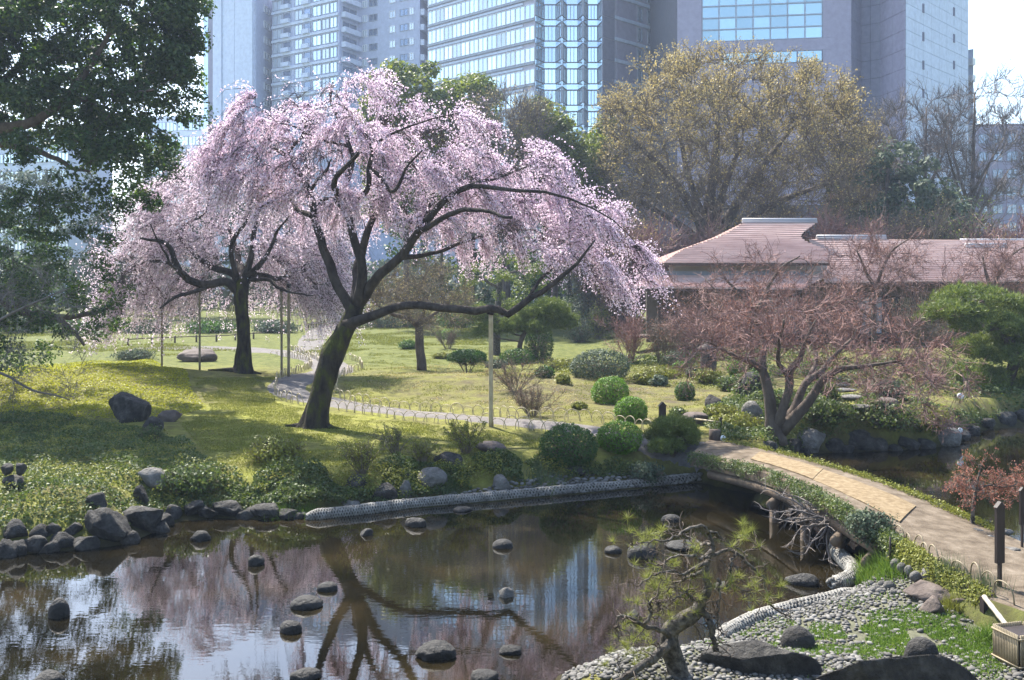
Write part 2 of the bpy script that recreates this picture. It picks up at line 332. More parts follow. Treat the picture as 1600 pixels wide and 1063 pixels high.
# cover: r = moss / grass share, g = darker, duller lawn farther back, b = wet mud below the water line
cov = np.zeros((GX.size, 4), np.float32); cov[:, 3] = 1
r = .55 + .35 * np.exp(-(((GX + 7) / 6) ** 2 + ((GY - 31) / 8) ** 2)) - .30 * np.exp(-(((GX - 1) / 6) ** 2 + ((GY - 38.5) / 4.5) ** 2)) + .10 * sm((GY - 46) / 8) - .15 * np.exp(-(((GX - 8) / 6) ** 2 + ((GY - 42) / 6) ** 2))
cov[:, 0] = np.clip(r, 0, 1).ravel(); cov[:, 1] = (sm((GY - 44) / 10) * .85).ravel(); cov[:, 2] = sm((.34 - GZ) / .28).ravel() * .85
at_ = ground.data.color_attributes.new('cover', 'FLOAT_COLOR', 'POINT'); at_.data.foreach_set('color', cov.ravel())

# ------------------------------------------------------------------ water
def water_material():
    m, t, b = new_mat('pond_water'); N = t.nodes; L = t.links
    g = N.new('ShaderNodeNewGeometry')
    n = N.new('ShaderNodeTexNoise'); n.inputs['Scale'].default_value = .5; n.inputs['Detail'].default_value = 6; L.new(g.outputs['Position'], n.inputs['Vector'])
    r = N.new('ShaderNodeValToRGB'); _ramp(r, [(.35, (.0035, .0032, .0016)), (.55, (.010, .008, .0035)), (.75, (.028, .020, .009))]); L.new(n.outputs[0], r.inputs[0])
    L.new(r.outputs[0], b.inputs['Base Color']); b.inputs['Roughness'].default_value = .005; b.inputs['IOR'].default_value = 1.62; b.inputs['Specular IOR Level'].default_value = .7
    mp = N.new('ShaderNodeMapping'); mp.inputs['Scale'].default_value = (1.0, 2.6, 1); L.new(g.outputs['Position'], mp.inputs[0])
    n2 = N.new('ShaderNodeTexNoise'); n2.inputs['Scale'].default_value = 3.0; n2.inputs['Detail'].default_value = 3; L.new(mp.outputs[0], n2.inputs['Vector'])
    bp = N.new('ShaderNodeBump'); bp.inputs['Strength'].default_value = .035; bp.inputs['Distance'].default_value = .02; L.new(n2.outputs[0], bp.inputs['Height']); L.new(bp.outputs[0], b.inputs['Normal'])
    return m
mb = MB(); wx = np.linspace(-36, 42, 40); wy = np.linspace(8.6, 36, 30); A = np.zeros((30, 40, 3)); A[..., 0], A[..., 1] = np.meshgrid(wx, wy); mb.grid(A)
tag(mb.build('pond_water', water_material()), kind='structure')
# the camera mound hides the near edge; water lies below the land everywhere outside the pond

# ------------------------------------------------------------------ paths
M['path'] = nmat('grey_path', [(.3, (.10, .09, .084)), (.55, (.15, .138, .128)), (.8, (.21, .195, .18))], 5, 8, .95, .5, 60, .1, bdist=.01)
M['path_gravel'] = nmat('sandy_path', [(.28, (.07, .053, .037)), (.45, (.125, .098, .07)), (.56, (.165, .132, .096)), (.75, (.25, .205, .155))], 3.2, 14, .95, 1.0, 34, .1, bdist=.03)
def ribbon(name, L, w, m, n=80, lift=.03, zf=None, cross=9, rough_edge=.06):
    C = np.array([G(*p)[:2] if zf is None else p for p in L]); C = ctrl(C, n)
    w = np.interp(np.linspace(0, 1, n), np.linspace(0, 1, len(w)), w)
    T = unit(np.gradient(C, axis=0)); Nn = np.stack([-T[:, 1], T[:, 0]], 1)
    s = np.linspace(-.5, .5, cross); jit = 1 + rough_edge * fbm(np.stack([np.arange(n) * .4, np.zeros(n), np.zeros(n)], 1), 3, 5)
    A = np.zeros((n, cross, 3)); A[..., :2] = C[:, None] + Nn[:, None] * (s[None, :, None] * (w * jit)[:, None, None])
    A[..., 2] = H(A[..., 0], A[..., 1]) + lift * (1 - (np.abs(s) * 2) ** 6)[None] - .01
    mb = MB(); mb.grid(A[:, ::-1]); o = mb.build(name, m); tag(o, kind='structure'); return C
PATH = ribbon('path', [(1110, 697), (1060, 696), (1000, 688), (900, 669), (800, 659), (700, 650), (620, 644), (545, 634), (480, 622), (450, 611), (456, 598), (490, 587), (520, 579), (512, 569), (485, 560), (452, 552), (400, 547), (330, 545), (200, 545)],
              [1.3, 1.4, 1.5, 1.5, 1.5, 1.5, 1.6, 2.0, 2.2, 2.2, 2.4, 2.6, 3.0], M['path'], 150)
ribbon('far_path', [(478, 556), (484, 540), (492, 526), (515, 510), (560, 499)], [1.8, 2, 2.4, 2.6], M['path'], 40)

# ------------------------------------------------------------------ bridge deck / causeway (runs from the garden path towards the camera's right)
def deck_pts():
    near = [(1078, 712), (1180, 735), (1262, 767), (1335, 808), (1400, 850), (1455, 885), (1540, 935)]
    far = [(1112, 686), (1215, 707), (1300, 730), (1385, 757), (1462, 788), (1530, 818), (1640, 865)]
    zz = [.90, 1.02, 1.10, 1.06, .96, .88, .80]
    Nn = np.array([on(*p, z) for p, z in zip(near, zz)]); Ff = np.array([on(*p, z) for p, z in zip(far, zz)])
    return ctrl(Nn, 60), ctrl(Ff, 60)
DN, DF = deck_pts()
bridge = thing('earth_bridge', 'earth covered bridge with mossy edges and log beams between the two ponds', 'bridge', (DN[24] + DF[24]) / 2 * np.array([1, 1, 0]))
s = np.linspace(0, 1, 11)
nb_ = 44                                        # deck part of the causeway
def deck_surface(a, b, k0, k1, lift=0.0, crown=.05):
    A = a[k0:k1, None] * (1 - s[None, :, None]) + b[k0:k1, None] * s[None, :, None]
    A[..., 2] += crown * (1 - (2 * s[None] - 1) ** 2) + lift; return A
A = deck_surface(DN, DF, 0, nb_)
mb = MB(); mb.grid(A[:, ::-1])
bot = A.copy(); bot[..., 2] -= .26; mb.grid(bot)
for e in (0, -1):
    W = np.stack([A[:, e], bot[:, e]], 1); mb.grid(W)
o = mb.build('deck', M['path_gravel'], bridge)
# sandy causeway that continues from the bridge end to the right foreground
cw_n = np.vstack([DN[nb_ - 1:], [[7.6, 13.6, .78], [8.0, 11.5, .9]]]); cw_f = np.vstack([DF[nb_ - 1:], [[10.8, 15.0, .78], [12.5, 12.5, .9]]])
k = len(cw_n); A = cw_n[:, None] * (1 - s[None, :, None]) + cw_f[:, None] * s[None, :, None]
A[..., 2] = np.maximum(A[..., 2] + .05 * (1 - (2 * s[None] - 1) ** 2), H(A[..., 0], A[..., 1]) + .03)
mb = MB(); mb.grid(A[:, ::-1])
bank = MB()
for e in (0, -1):
    ow = unit((A[:, e] - A[:, 5]) * [1, 1, 0]); lo = A[:, e] + ow * .5; lo[:, 2] = -.4; mid = A[:, e] + ow * .22; mid[:, 2] -= .22; bank.grid(np.stack([A[:, e], mid, lo], 1))
tag(mb.build('causeway', M['path_gravel']), kind='structure')
M['bank_soil'] = nmat('mossy_bank_soil', [(.3, (.05, .045, .025)), (.5, (.085, .085, .03)), (.7, (.13, .14, .04))], 3, 7, .95, .8, 30, .1)
tag(bank.build('causeway_bank', M['bank_soil']), kind='structure')
# beams and posts below the deck
for off, f in (('log_beam', .06), ('log_beam', .5), ('log_beam', .94)):
    L = DN[3:40] * (1 - f) + DF[3:40] * f; L = L.copy(); L[:, 2] -= .40
    mb = MB(); mb.tube(L[::3], .12, 10); mb.build('log_beam', M['wood'], bridge)
for kk in (13, 19, 26, 33):
    a = DN[kk].copy(); b = DF[kk].copy(); t = unit(b - a); a -= t * .28; b += t * .2; a[2] -= .60; b[2] -= .60
    mb = MB(); mb.tube(np.linspace(a, b, 4), .11, 10); mb.build('cross_log', M['wood'], bridge)
    for f in (.12, .88):
        p = a * (1 - f) + b * f
        mb = MB(); mb.tube([p * [1, 1, 0] + [0, 0, -.9], p], [.11, .10], 10); mb.build('post', M['wood'], bridge)
# straw mats on the deck
M['straw'] = nmat('straw_mat', [(.3, (.13, .09, .05)), (.5, (.20, .15, .088)), (.75, (.29, .225, .14))], 8, 8, .9, .9, 50, .1, stretch=(1, 1, 1), bdist=.015)
for i, (k0, k1) in enumerate(((8, 19), (19, 28), (28, 37))):
    A = DN[k0:k1 + 1, None] * (1 - s[None, :, None] * .44 - .30) + DF[k0:k1 + 1, None] * (s[None, :, None] * .44 + .30)
    wv = fbm(A.reshape(-1, 3) * 3.1, 2, 7).reshape(A.shape[:2]) * .012
    fr = (s * .44 + .30)[None]; A[..., 2] += .05 * (1 - (2 * fr - 1) ** 2) + .026 + wv - .012 * (i % 2)
    if i: A[0] += (A[1] - A[0]) * .06
    A[-1] += (A[-1] - A[-2]) * .1
    mb = MB(); mb.grid(A[:, ::-1]); lo = A.copy(); lo[..., 2] -= .018; mb.grid(lo)
    for e in (0, -1): mb.grid(np.stack([A[:, e], lo[:, e]], 1)); mb.grid(np.stack([A[e], lo[e]], 1))
    tag(mb.build('straw_mat', M['straw'], loc=A[len(A) // 2, 5]), ['straw mat laid on the bridge end beside the maple tree', 'middle one of the straw mats laid along the bridge', 'straw mat laid on the bridge end beside the hoop edging'][i], 'mat', 'straw mats on the bridge')
# ------------------------------------------------------------------ vegetation helpers
def leaves(P, size, g, aspect=.55, nb=None, nk=1.0):
    """one small diamond face per point; nb = normal bias (N,3) or (3,)"""
    n = len(P); nn = rdir(n, g)
    if nb is not None: nn = unit(np.broadcast_to(np.asarray(nb, float), (n, 3)) + nn * nk)
    a = unit(np.cross(nn, rdir(n, g))); b = np.cross(nn, a)
    sz = (size * g.uniform(.6, 1.25, n))[:, None] * .5
    return np.stack([P + a * sz, P + b * sz * aspect, P - a * sz, P - b * sz * aspect], 1)
def blades(P, D, L, w, g):
    """thin upright triangles: grass, needles, rushes"""
    n = len(P); s_ = unit(np.cross(D, rdir(n, g))) * (w * .5)
    return np.stack([P - s_, P + s_, P + D * np.asarray(L).reshape(-1, 1)], 1)
def poly(starts, dirs, lens, Mn, jit, trop, g):
    """N wandering polylines (N,Mn,3); trop pulls the heading each step"""
    n = len(starts); P = np.zeros((n, Mn, 3)); P[:, 0] = starts; d = unit(dirs); st = (np.asarray(lens) / (Mn - 1)).reshape(-1, 1)
    for k in range(1, Mn):
        d = unit(d + g.normal(size=(n, 3)) * jit + np.asarray(trop)); P[:, k] = P[:, k - 1] + d * st
    return P
def limb(pts, Y0, n=18, g=None, wob=.0, fat=1.0):
    """pts: (px, py, depth offset, radius m) traced in the tree's own plane at distance Y0"""
    a = np.array([np.r_[at(p[0], p[1], Y0 + p[2]), p[3]] for p in pts]); c = ctrl(a, n)
    c[:, 3] = np.maximum(c[:, 3], .008) * fat
    if wob: c[1:-1, :3] += fbm(c[1:-1, :3] * 1.7, 2, 3)[:, None] * wob * np.array([1, .6, .8])
    return c
def colonize(limbs, targets, g, Mn=9, lift=.25, wig=.12, rk=.011, rmin=.007, rmax=.08):
    """grow one curved branch from the nearest wood to each target, near targets first"""
    nodes = np.concatenate([l[len(l) // 4:, :3] for l in limbs]); rad = np.concatenate([l[len(l) // 4:, 3] for l in limbs])
    tan = np.concatenate([unit(np.gradient(l[:, :3], axis=0))[len(l) // 4:] for l in limbs])
    d0 = np.array([np.min(np.sum((nodes - t) ** 2, 1)) for t in targets]); order = np.argsort(d0)
    out = np.zeros((len(targets), Mn, 3)); R = np.zeros((len(targets), Mn)); u = np.linspace(0, 1, Mn)[:, None]
    for c, k in enumerate(order):
        t = targets[k]; v = t - nodes; dist = np.linalg.norm(v, axis=1)
        cost = dist * (1.35 - .5 * np.sum(v * tan, 1) / np.maximum(dist, 1e-6))
        i = int(np.argmin(cost)); p0 = nodes[i]; L = dist[i]
        mid = p0 + tan[i] * L * .30 + (t - p0) * .25 + np.array([0, 0, lift * L * .4])
        P = (1 - u) ** 2 * p0 + 2 * u * (1 - u) * mid + u ** 2 * t
        P[1:-1] += (g.normal(size=(Mn - 2, 3)) * wig * L * .35 / np.sqrt(Mn))
        r0 = min(rad[i] * .72, rmax, max(rk * L + rmin, rmin * 1.3)); rr = np.linspace(r0, max(rmin, r0 * .35), Mn)
        out[c] = P; R[c] = rr
        nodes = np.vstack([nodes, P[2:]]); rad = np.concatenate([rad, rr[2:]]); tan = np.vstack([tan, unit(np.gradient(P, axis=0))[2:]])
    return out, R
def sample_on(P, n, g, lo=.2):
    k = g.integers(0, len(P), n); t = g.uniform(lo, 1, n) * (P.shape[1] - 1.001); i = t.astype(int); f = (t - i)[:, None]
    a, b = P[k, i], P[k, i + 1]; return a * (1 - f) + b * f, unit(b - a)
def in_poly(poly_, x, y):
    ins = np.zeros(len(x), bool); n = len(poly_)
    for i in range(n):
        x0, y0 = poly_[i]; x1, y1 = poly_[(i + 1) % n]
        if y0 != y1: ins ^= ((y0 > y) != (y1 > y)) & (x < (x1 - x0) * (y - y0) / (y1 - y0) + x0)
    return ins
def envelope(outline, Y0, depth, n, g, droop=3.0, front=-1.0, back=1.0):
    """random points in a crown: traced outline gives width and height, depth its thickness; the dome falls off to front and back"""
    o = np.array(outline, float); x0, x1 = o[:, 0].min(), o[:, 0].max(); y0, y1 = o[:, 1].min(), o[:, 1].max()
    out = np.zeros((0, 3)); cx = (x0 + x1) / 2; hw = (x1 - x0) / 2
    while len(out) < n:
        x = g.uniform(x0, x1, n * 3); y = g.uniform(y0, y1, n * 3); k = in_poly(o, x, y); x, y = x[k], y[k]
        D = depth * np.sqrt(np.maximum(.05, 1 - ((x - cx) / hw) ** 2)); f = g.uniform(front, back, len(x))
        P = np.stack([(x - CX) * Y0 / F, Y0 + f * D, CAMZ - (y - HZ) * Y0 / F - droop * np.abs(f) ** 2.2], 1)
        out = np.vstack([out, P])
    return out[:n]
def wood(parts, name, m, parent, S=10):
    for l in parts:                            # each limb is a part of its own
        mb = MB(); mb.tubes(l[None, :, :3], l[None, :, 3], S, True); mb.build(name, m, parent)

# ------------------------------------------------------------------ weeping cherry trees
def cherry(label, base, Y0, trunk, limbs, outline, depth, nb, ntw, per, tlen, bsize, m, seed, droop, roots=(), hidden=(), front=-.42):
    g = rs(seed); root = thing('weeping_cherry_tree', label, 'tree', base)
    T = limb(trunk, Y0, 44, fat=.80)
    V = MB()
    # fluted, knotty trunk
    S_ = 44; Tt = unit(np.gradient(T[:, :3], axis=0)); ref = np.array([0, 1., 0]); Aa = unit(np.cross(Tt, ref)); Bb = np.cross(Tt, Aa)
    an = np.arange(S_) * 2 * np.pi / S_; ring = (Aa[:, None] * np.cos(an)[None, :, None] + Bb[:, None] * np.sin(an)[None, :, None])
    hgt_ = (T[:, 2] - T[0, 2])[:, None]
    fl = 1 + .10 * np.cos(an * 5 + .5)[None] * np.exp(-hgt_ / 2.2) + .26 * fbm((T[:, None, :3] + ring * T[:, 3][:, None, None] * 1.8).reshape(-1, 3) * np.array([2.6, 2.6, 1.5]), 5, seed).reshape(len(T), S_) + .35 * np.exp(-hgt_ / .28) * (1 + .5 * np.cos(an * 4)[None])
    A = T[:, None, :3] + ring * (T[:, 3][:, None] * fl)[..., None]
    A = np.concatenate([A, A[:, :1]], 1); V.grid(A[:, ::-1])
    for rt in roots:
        r_ = limb(rt, Y0, 10); r_[:, 2] = H(r_[:, 0], r_[:, 1]) + r_[:, 3] * .25; V.tubes(r_[None, :, :3], r_[None, :, 3], 8, True)
    V.build('trunk', M['mossbark'], root)
    Ls = [limb(l, Y0, 20, wob=.10, fat=.82) for l in limbs] + [limb(l, Y0, 20, wob=.10) for l in hidden]
    wood(Ls, 'limb', M['bark'], root, 9)
    tg = envelope(outline, Y0, depth, nb, g, droop, front, .62)
    P, R = colonize(Ls, tg, g, 9, .25, .16, .010, .009, .07)
    mb = MB(); mb.tubes(P, R, 5); mb.build('branches', M['bark'], root)
    n2 = ntw; st, tn = sample_on(P, n2, g, .40)
    axis = T[-1, :3]; outw = st - axis; outw[:, 2] = 0; outw = unit(outw)
    d = outw * .9 + tn * .7 + rdir(n2, g) * .45 + np.array([0, 0, .28])
    ln = tlen * g.uniform(.45, 1.35, n2)
    tw = poly(st, d, ln, 8, .10, (0, 0, -.33), g)
    ok = tw[:, 4, 2] > H(tw[:, 4, 0], tw[:, 4, 1]) + .8; tw = tw[ok]; tw[:, :, 2] = np.maximum(tw[:, :, 2], H(tw[:, :, 0], tw[:, :, 1]) + .5 + .9 * g.random((len(tw), 1)))
    mb = MB(); mb.tubes(tw[:, ::2] if False else tw, np.linspace(.007, .0032, 8)[None].repeat(len(tw), 0), 3); mb.build('twigs', M['twig_dark'], root)
    nbp = len(tw) * per; B, _ = sample_on(tw, nbp, g, .05)
    # blossoms gather in bunches along the twigs
    keep = fbm(B * np.array([.75, .75, 1.0]), 3, seed + 5) > -.15 - .20 * g.random(nbp); B = B[keep]
    B = B + g.normal(size=B.shape) * .035
    mb = MB(); mb.quads(leaves(B, bsize, g, .85)); mb.tris(leaves(B + g.normal(size=B.shape) * bsize * .35, bsize * 1.05, g, .95)[:, :3]); mb.build('blossom', m, root, False)
    return root, Ls

Y1 = float(G(497, 667)[1])
trunk1 = [(490, 674, 0, .50), (494, 650, 0, .46), (500, 620, 0, .42), (509, 585, 0, .42), (522, 550, 0, .43), (536, 520, 0, .38), (550, 495, 0, .34), (558, 478, 0, .30)]
limbs1 = [
 [(552, 490, 0, .22), (540, 465, 0, .20), (526, 440, .1, .19), (515, 412, .2, .19), (507, 388, .3, .17), (499, 362, .4, .16), (490, 340, .5, .14), (486, 305, .7, .14), (466, 270, 1.0, .12), (448, 242, 1.2, .10), (412, 223, 1.5, .06), (375, 205, 1.8, .03)],
 [(448, 242, 1.2, .07), (460, 225, 1.2, .06), (473, 211, 1.3, .05), (476, 185, 1.5, .03)],
 [(484, 300, .7, .08), (494, 285, .5, .07), (508, 268, .2, .06), (518, 249, 0, .03)],
 [(490, 322, .6, .09), (505, 312, .3, .08), (520, 309, -.2, .05)],
 [(558, 480, 0, .24), (566, 440, -.3, .20), (567, 408, -.5, .18), (556, 378, -.6, .16), (546, 358, -.6, .15), (541, 331, -.5, .15), (530, 306, -.4, .12), (542, 284, -.2, .11), (549, 251, 0, .10), (544, 228, .1, .09), (538, 195, .2, .07), (525, 183, .3, .06), (514, 147, .4, .04), (520, 128, .5, .02)],
 [(544, 229, .1, .07), (525, 224, 0, .06), (509, 221, -.3, .05), (483, 209, -.6, .04), (462, 199, -.9, .03), (431, 190, -1.3, .02)],
 [(541, 331, -.5, .12), (558, 312, -.8, .11), (575, 296, -1.0, .10), (579, 262, -1.2, .09), (579, 228, -1.2, .08), (556, 197, -1.3, .06), (537, 166, -1.4, .03)],
 [(579, 232, -1.2, .06), (600, 216, -1.5, .05), (624, 204, -1.9, .04), (666, 188, -2.3, .03), (720, 176, -2.6, .015)],
 [(579, 262, -1.2, .08), (592, 270, -1.2, .08), (604, 296, -1.4, .07), (616, 298, -1.6, .07), (636, 262, -2.0, .05), (660, 235, -2.4, .03)],
 [(560, 476, 0, .24), (574, 455, -.2, .21), (596, 426, -.6, .19), (624, 404, -.9, .17), (652, 364, -1.2, .15), (692, 316, -1.6, .13), (725, 294, -1.8, .11), (752, 291, -2.0, .09), (795, 296, -2.2, .07), (861, 302, -2.3, .05), (921, 325, -2.4, .035), (969, 352, -2.5, .02), (1000, 388, -2.5, .01)],
 [(725, 294, -1.8, .07), (750, 284, -1.6, .06), (775, 279, -1.3, .05), (830, 258, -.8, .03), (870, 236, -.4, .015)],
 [(655, 362, -1.2, .08), (672, 320, -.8, .07), (684, 280, -.3, .05), (700, 235, .3, .03)],
 [(624, 404, -.9, .10), (680, 395, .2, .08), (740, 372, 1.4, .06), (820, 360, 2.6, .04), (900, 372, 3.4, .02)],
 [(540, 507, -.1, .24), (566, 500, -.4, .20), (600, 487, -.8, .17), (640, 478, -1.1, .15), (700, 484, -1.4, .15), (742, 487, -1.6, .15), (772, 482, -1.7, .14), (796, 491, -1.8, .14), (822, 470, -1.9, .12), (850, 455, -2.0, .10), (880, 430, -2.1, .08), (905, 408, -2.2, .06), (930, 375, -2.3, .03)],
 [(822, 470, -1.9, .07), (842, 440, -1.4, .06), (868, 415, -.8, .04), (900, 396, 0, .02)]]
hid1 = [[(556, 474, 0, .2), (560, 410, 1.2, .15), (590, 330, 1.9, .10), (640, 260, 2.8, .05)], [(541, 331, -.5, .12), (520, 290, -2.2, .09), (560, 240, -4.0, .05)], [(490, 340, .5, .10), (460, 320, 1.5, .08), (430, 280, 2.6, .04)], [(652, 364, -1.2, .10), (720, 330, -3.0, .07), (800, 340, -4.4, .04)]]
out1 = [(322, 232), (338, 192), (375, 160), (430, 135), (480, 114), (527, 100), (580, 108), (620, 135), (660, 160), (715, 162), (755, 184), (800, 204), (858, 220), (880, 258), (905, 292), (955, 318), (992, 350), (1020, 392), (1022, 448), (975, 450), (900, 425), (830, 385), (760, 372), (690, 355), (620, 345), (540, 325), (470, 330), (400, 310), (345, 275)]
cherry1, L1 = cherry('great weeping cherry with mossy leaning trunk and pink blossom beside the path', on(497, 667, .9) * [1, 1, 0] + [0, 0, .85], Y1, trunk1, limbs1, out1, 5.0, 380, 9000, 17, 1.15, .053, M['blossom'], 11, 2.6,
                      roots=[[(480, 664, 0, .16), (465, 668, .1, .10), (446, 672, .1, .04)], [(505, 668, 0, .15), (522, 674, -.3, .08), (540, 678, -.4, .03)]], hidden=hid1)
Y2 = float(G(380, 583)[1])
trunk2 = [(380, 586, 0, .52), (380, 565, 0, .42), (381, 535, 0, .38), (379, 505, 0, .37), (377, 475, 0, .36), (378, 452, 0, .36), (382, 435, 0, .30)]
limbs2 = [
 [(372, 456, 0, .28), (353, 441, -.2, .24), (326, 444, -.5, .22), (292, 437, -.9, .20), (275, 416, -1.1, .17), (267, 390, -1.3, .14), (251, 379, -1.5, .11), (218, 372, -1.9, .05)],
 [(372, 440, 0, .22), (360, 424, .2, .20), (333, 419, .5, .18), (309, 403, .8, .15), (296, 387, 1.0, .13), (282, 372, 1.1, .11), (288, 352, 1.2, .08), (319, 335, 1.4, .05), (326, 311, 1.6, .03)],
 [(371, 436, 0, .16), (363, 406, -.3, .14), (367, 372, -.6, .12), (384, 346, -.8, .08), (395, 300, -1, .04)],
 [(384, 432, 0, .20), (389, 412, 0, .18), (394, 386, .2, .15), (399, 345, .4, .12), (402, 300, .7, .06), (398, 265, .9, .03)],
 [(388, 430, 0, .18), (402, 418, -.3, .16), (417, 399, -.6, .12), (431, 365, -1.0, .08), (450, 340, -1.4, .04)],
 [(388, 430, 0, .16), (410, 430, .4, .14), (438, 435, .8, .13), (465, 426, 1.2, .09), (480, 410, 1.4, .05)],
 [(392, 436, 0, .13), (417, 438, -.6, .11), (444, 453, -1.1, .07), (490, 462, -1.6, .03)],
 [(330, 446, -.4, .13), (300, 457, -1, .11), (275, 464, -1.5, .08), (250, 482, -2, .05)],
 [(296, 437, -.9, .10), (265, 410, -2.2, .07), (235, 350, -3, .03)], [(275, 416, -1.1, .10), (240, 408, -.4, .07), (205, 418, 0, .03)]]
hid2 = [[(380, 440, 0, .2), (370, 400, 1.8, .14), (350, 330, 3.6, .06)], [(384, 436, 0, .2), (400, 390, -2, .13), (420, 330, -3.6, .06)]]
out2 = [(165, 430), (185, 370), (215, 320), (250, 275), (300, 245), (370, 232), (430, 245), (480, 285), (515, 350), (522, 440), (515, 475), (455, 455), (380, 432), (300, 445), (240, 480), (168, 500)]
cherry2, L2 = cherry('smaller weeping cherry with spreading bent limbs propped by poles on the moss lawn', G(380, 583), Y2, trunk2, limbs2, out2, 5.5, 290, 6000, 16, 2.5, .072, M['blossom2'], 12, 2.2, roots=[[(372, 580, 0, .2), (350, 583, 0, .12), (325, 584, 0, .05)], [(390, 582, 0, .15), (408, 587, 0, .05)]], hidden=hid2[:1], front=-.12)

# wooden props under the cherry limbs
def prop(px, ptop, pbot, Y, label, r=.045, m='bamboo_old', lean=0):
    a = at(px + lean, ptop, Y); b = at(px, pbot, Y); b[2] = float(H(b[0], b[1])) - .05
    t = thing('support_pole', label, 'pole', b, None)
    mb = MB(); mb.tube(np.linspace(b, a, 12), r * (1 + .12 * (np.arange(12) % 2)), 8); mb.build('pole', M[m], t)
    mb = MB(); mb.tube(np.linspace(a - [.02, 0, .10], a + [.02, 0, .08], 5), r * 1.7, 8); mb.build('rope_binding', M['wood_dark'], t)
prop(767, 487, 667, float(G(767, 667)[1]), 'tall bamboo pole propping the long low limb of the great cherry', .065, 'bamboo')
prop(312, 452, 582, Y2 - .6, 'pole propping the bent left limb of the smaller cherry by the brown rock')
prop(253, 480, 563, Y2 + 1.5, 'short pole propping the low limb end of the smaller cherry')
prop(440, 452, 570, Y2 - .3, 'pole beside the path, the one nearer the smaller cherry trunk', .05)
prop(451, 446, 577, Y2 - 1, 'pole beside the path, the one nearer the great cherry trunk', .06)

# ------------------------------------------------------------------ bare spring trees
def bare_tree(name, label, base, Y0, limbs, outline, depth, nb, ntw, tlen, nfine, flen, wm, tm, seed, buds=0, bm=None, bsize=.05, droop=2, lift=.2, trop=(0, 0, .08), rw=(.012, .006), rf=(.006, .003), group=None, S=8, budtop=False):
    g = rs(seed); root = thing(name, label, 'tree', base, group)
    Ls = [limb(l, Y0, 16, wob=.08, fat=1.5 if budtop else 1.0) for l in limbs]
    b = Ls[0]; b[0, 2] = min(b[0, 2], float(base[2]) - .1)
    wood(Ls[:1], 'trunk', wm, root, 10)
    if len(Ls) > 1: wood(Ls[1:], 'limb', wm, root, S)
    tg = envelope(outline, Y0, depth, nb, g, droop)
    P, R = colonize(Ls, tg, g, 8, lift, .2, .012, rw[0], .09)
    mb = MB(); mb.tubes(P, R, 5); mb.build('branches', wm, root)
    st, tn = sample_on(P, ntw, g, .2); d = tn + rdir(ntw, g) * .9 + np.array(trop) * 3
    tw = poly(st, d, tlen * g.uniform(.4, 1.3, ntw), 5, .22, trop, g)
    mb = MB(); mb.tubes(tw, np.linspace(rw[0], rw[1], 5)[None].repeat(ntw, 0), 3)
    st, tn = sample_on(tw, nfine, g, .2); d = tn + rdir(nfine, g) * .9 + np.array(trop) * 2
    fn = poly(st, d, flen * g.uniform(.4, 1.3, nfine), 4, .2, trop, g)
    mb.tubes(fn, np.linspace(rf[0], rf[1], 4)[None].repeat(nfine, 0), 3)
    mb.build('twigs', tm, root)
    if buds:
        B, _ = sample_on(fn, buds, g, .3)
        if budtop: z0, z1 = np.quantile(B[:, 2], .02), np.quantile(B[:, 2], .98); B = B[g.random(len(B)) < .10 + .9 * sm((B[:, 2] - z0) / (z1 - z0) * 1.25 - .15)]
        mb = MB(); mb.quads(leaves(B + g.normal(size=B.shape) * bsize * .6, bsize, g, .6)); mb.build('buds', bm, root, False)
    return root
# pink-twigged maple beside the bridge
gm = G(1214, 690); Ym = float(gm[1])
limbsM = [
 [(1212, 692, 0, .36), (1210, 672, 0, .27), (1206, 650, 0, .19), (1203, 625, 0, .17), (1198, 600, .1, .15), (1191, 570, .2, .12), (1192, 535, .4, .08), (1180, 500, .6, .05)],
 [(1191, 578, .2, .11), (1178, 569, 0, .10), (1160, 562, -.3, .08), (1138, 552, -.6, .05), (1105, 535, -.9, .03)],
 [(1212, 668, 0, .20), (1222, 645, -.2, .15), (1232, 612, -.3, .13), (1234, 582, -.4, .12), (1250, 560, -.6, .09), (1256, 538, -.8, .06), (1275, 500, -1, .03)],
 [(1216, 672, 0, .22), (1240, 642, .2, .15), (1256, 602, .4, .12), (1280, 584, .7, .10), (1297, 563, 1.0, .07), (1330, 530, 1.3, .04)],
 [(1220, 674, 0, .22), (1262, 630, -.3, .15), (1284, 596, -.6, .12), (1314, 577, -1.0, .09), (1350, 572, -1.3, .06), (1400, 565, -1.6, .03)],
 [(1233, 590, -.3, .08), (1215, 555, -1.2, .06), (1225, 500, -2, .03)], [(1256, 602, .4, .08), (1275, 560, 1.5, .06), (1260, 500, 2.4, .03)]]
outM = [(1062, 560), (1080, 505), (1120, 468), (1190, 440), (1270, 436), (1350, 462), (1420, 490), (1480, 530), (1508, 585), (1470, 606), (1400, 595), (1330, 572), (1250, 545), (1180, 545), (1110, 565)]
bare_tree('maple_tree', 'bare spreading maple with pinkish twigs and forked trunk at the bridge end', gm, Ym, limbsM, outM, 3.6, 240, 3000, .6, 10500, .28, M['bark_brown'], M['twig_pink'], 21, 12000, M['bud_pink'], .034, 1.3, .1, (0, 0, .05), (.008, .004), (.0042, .002))
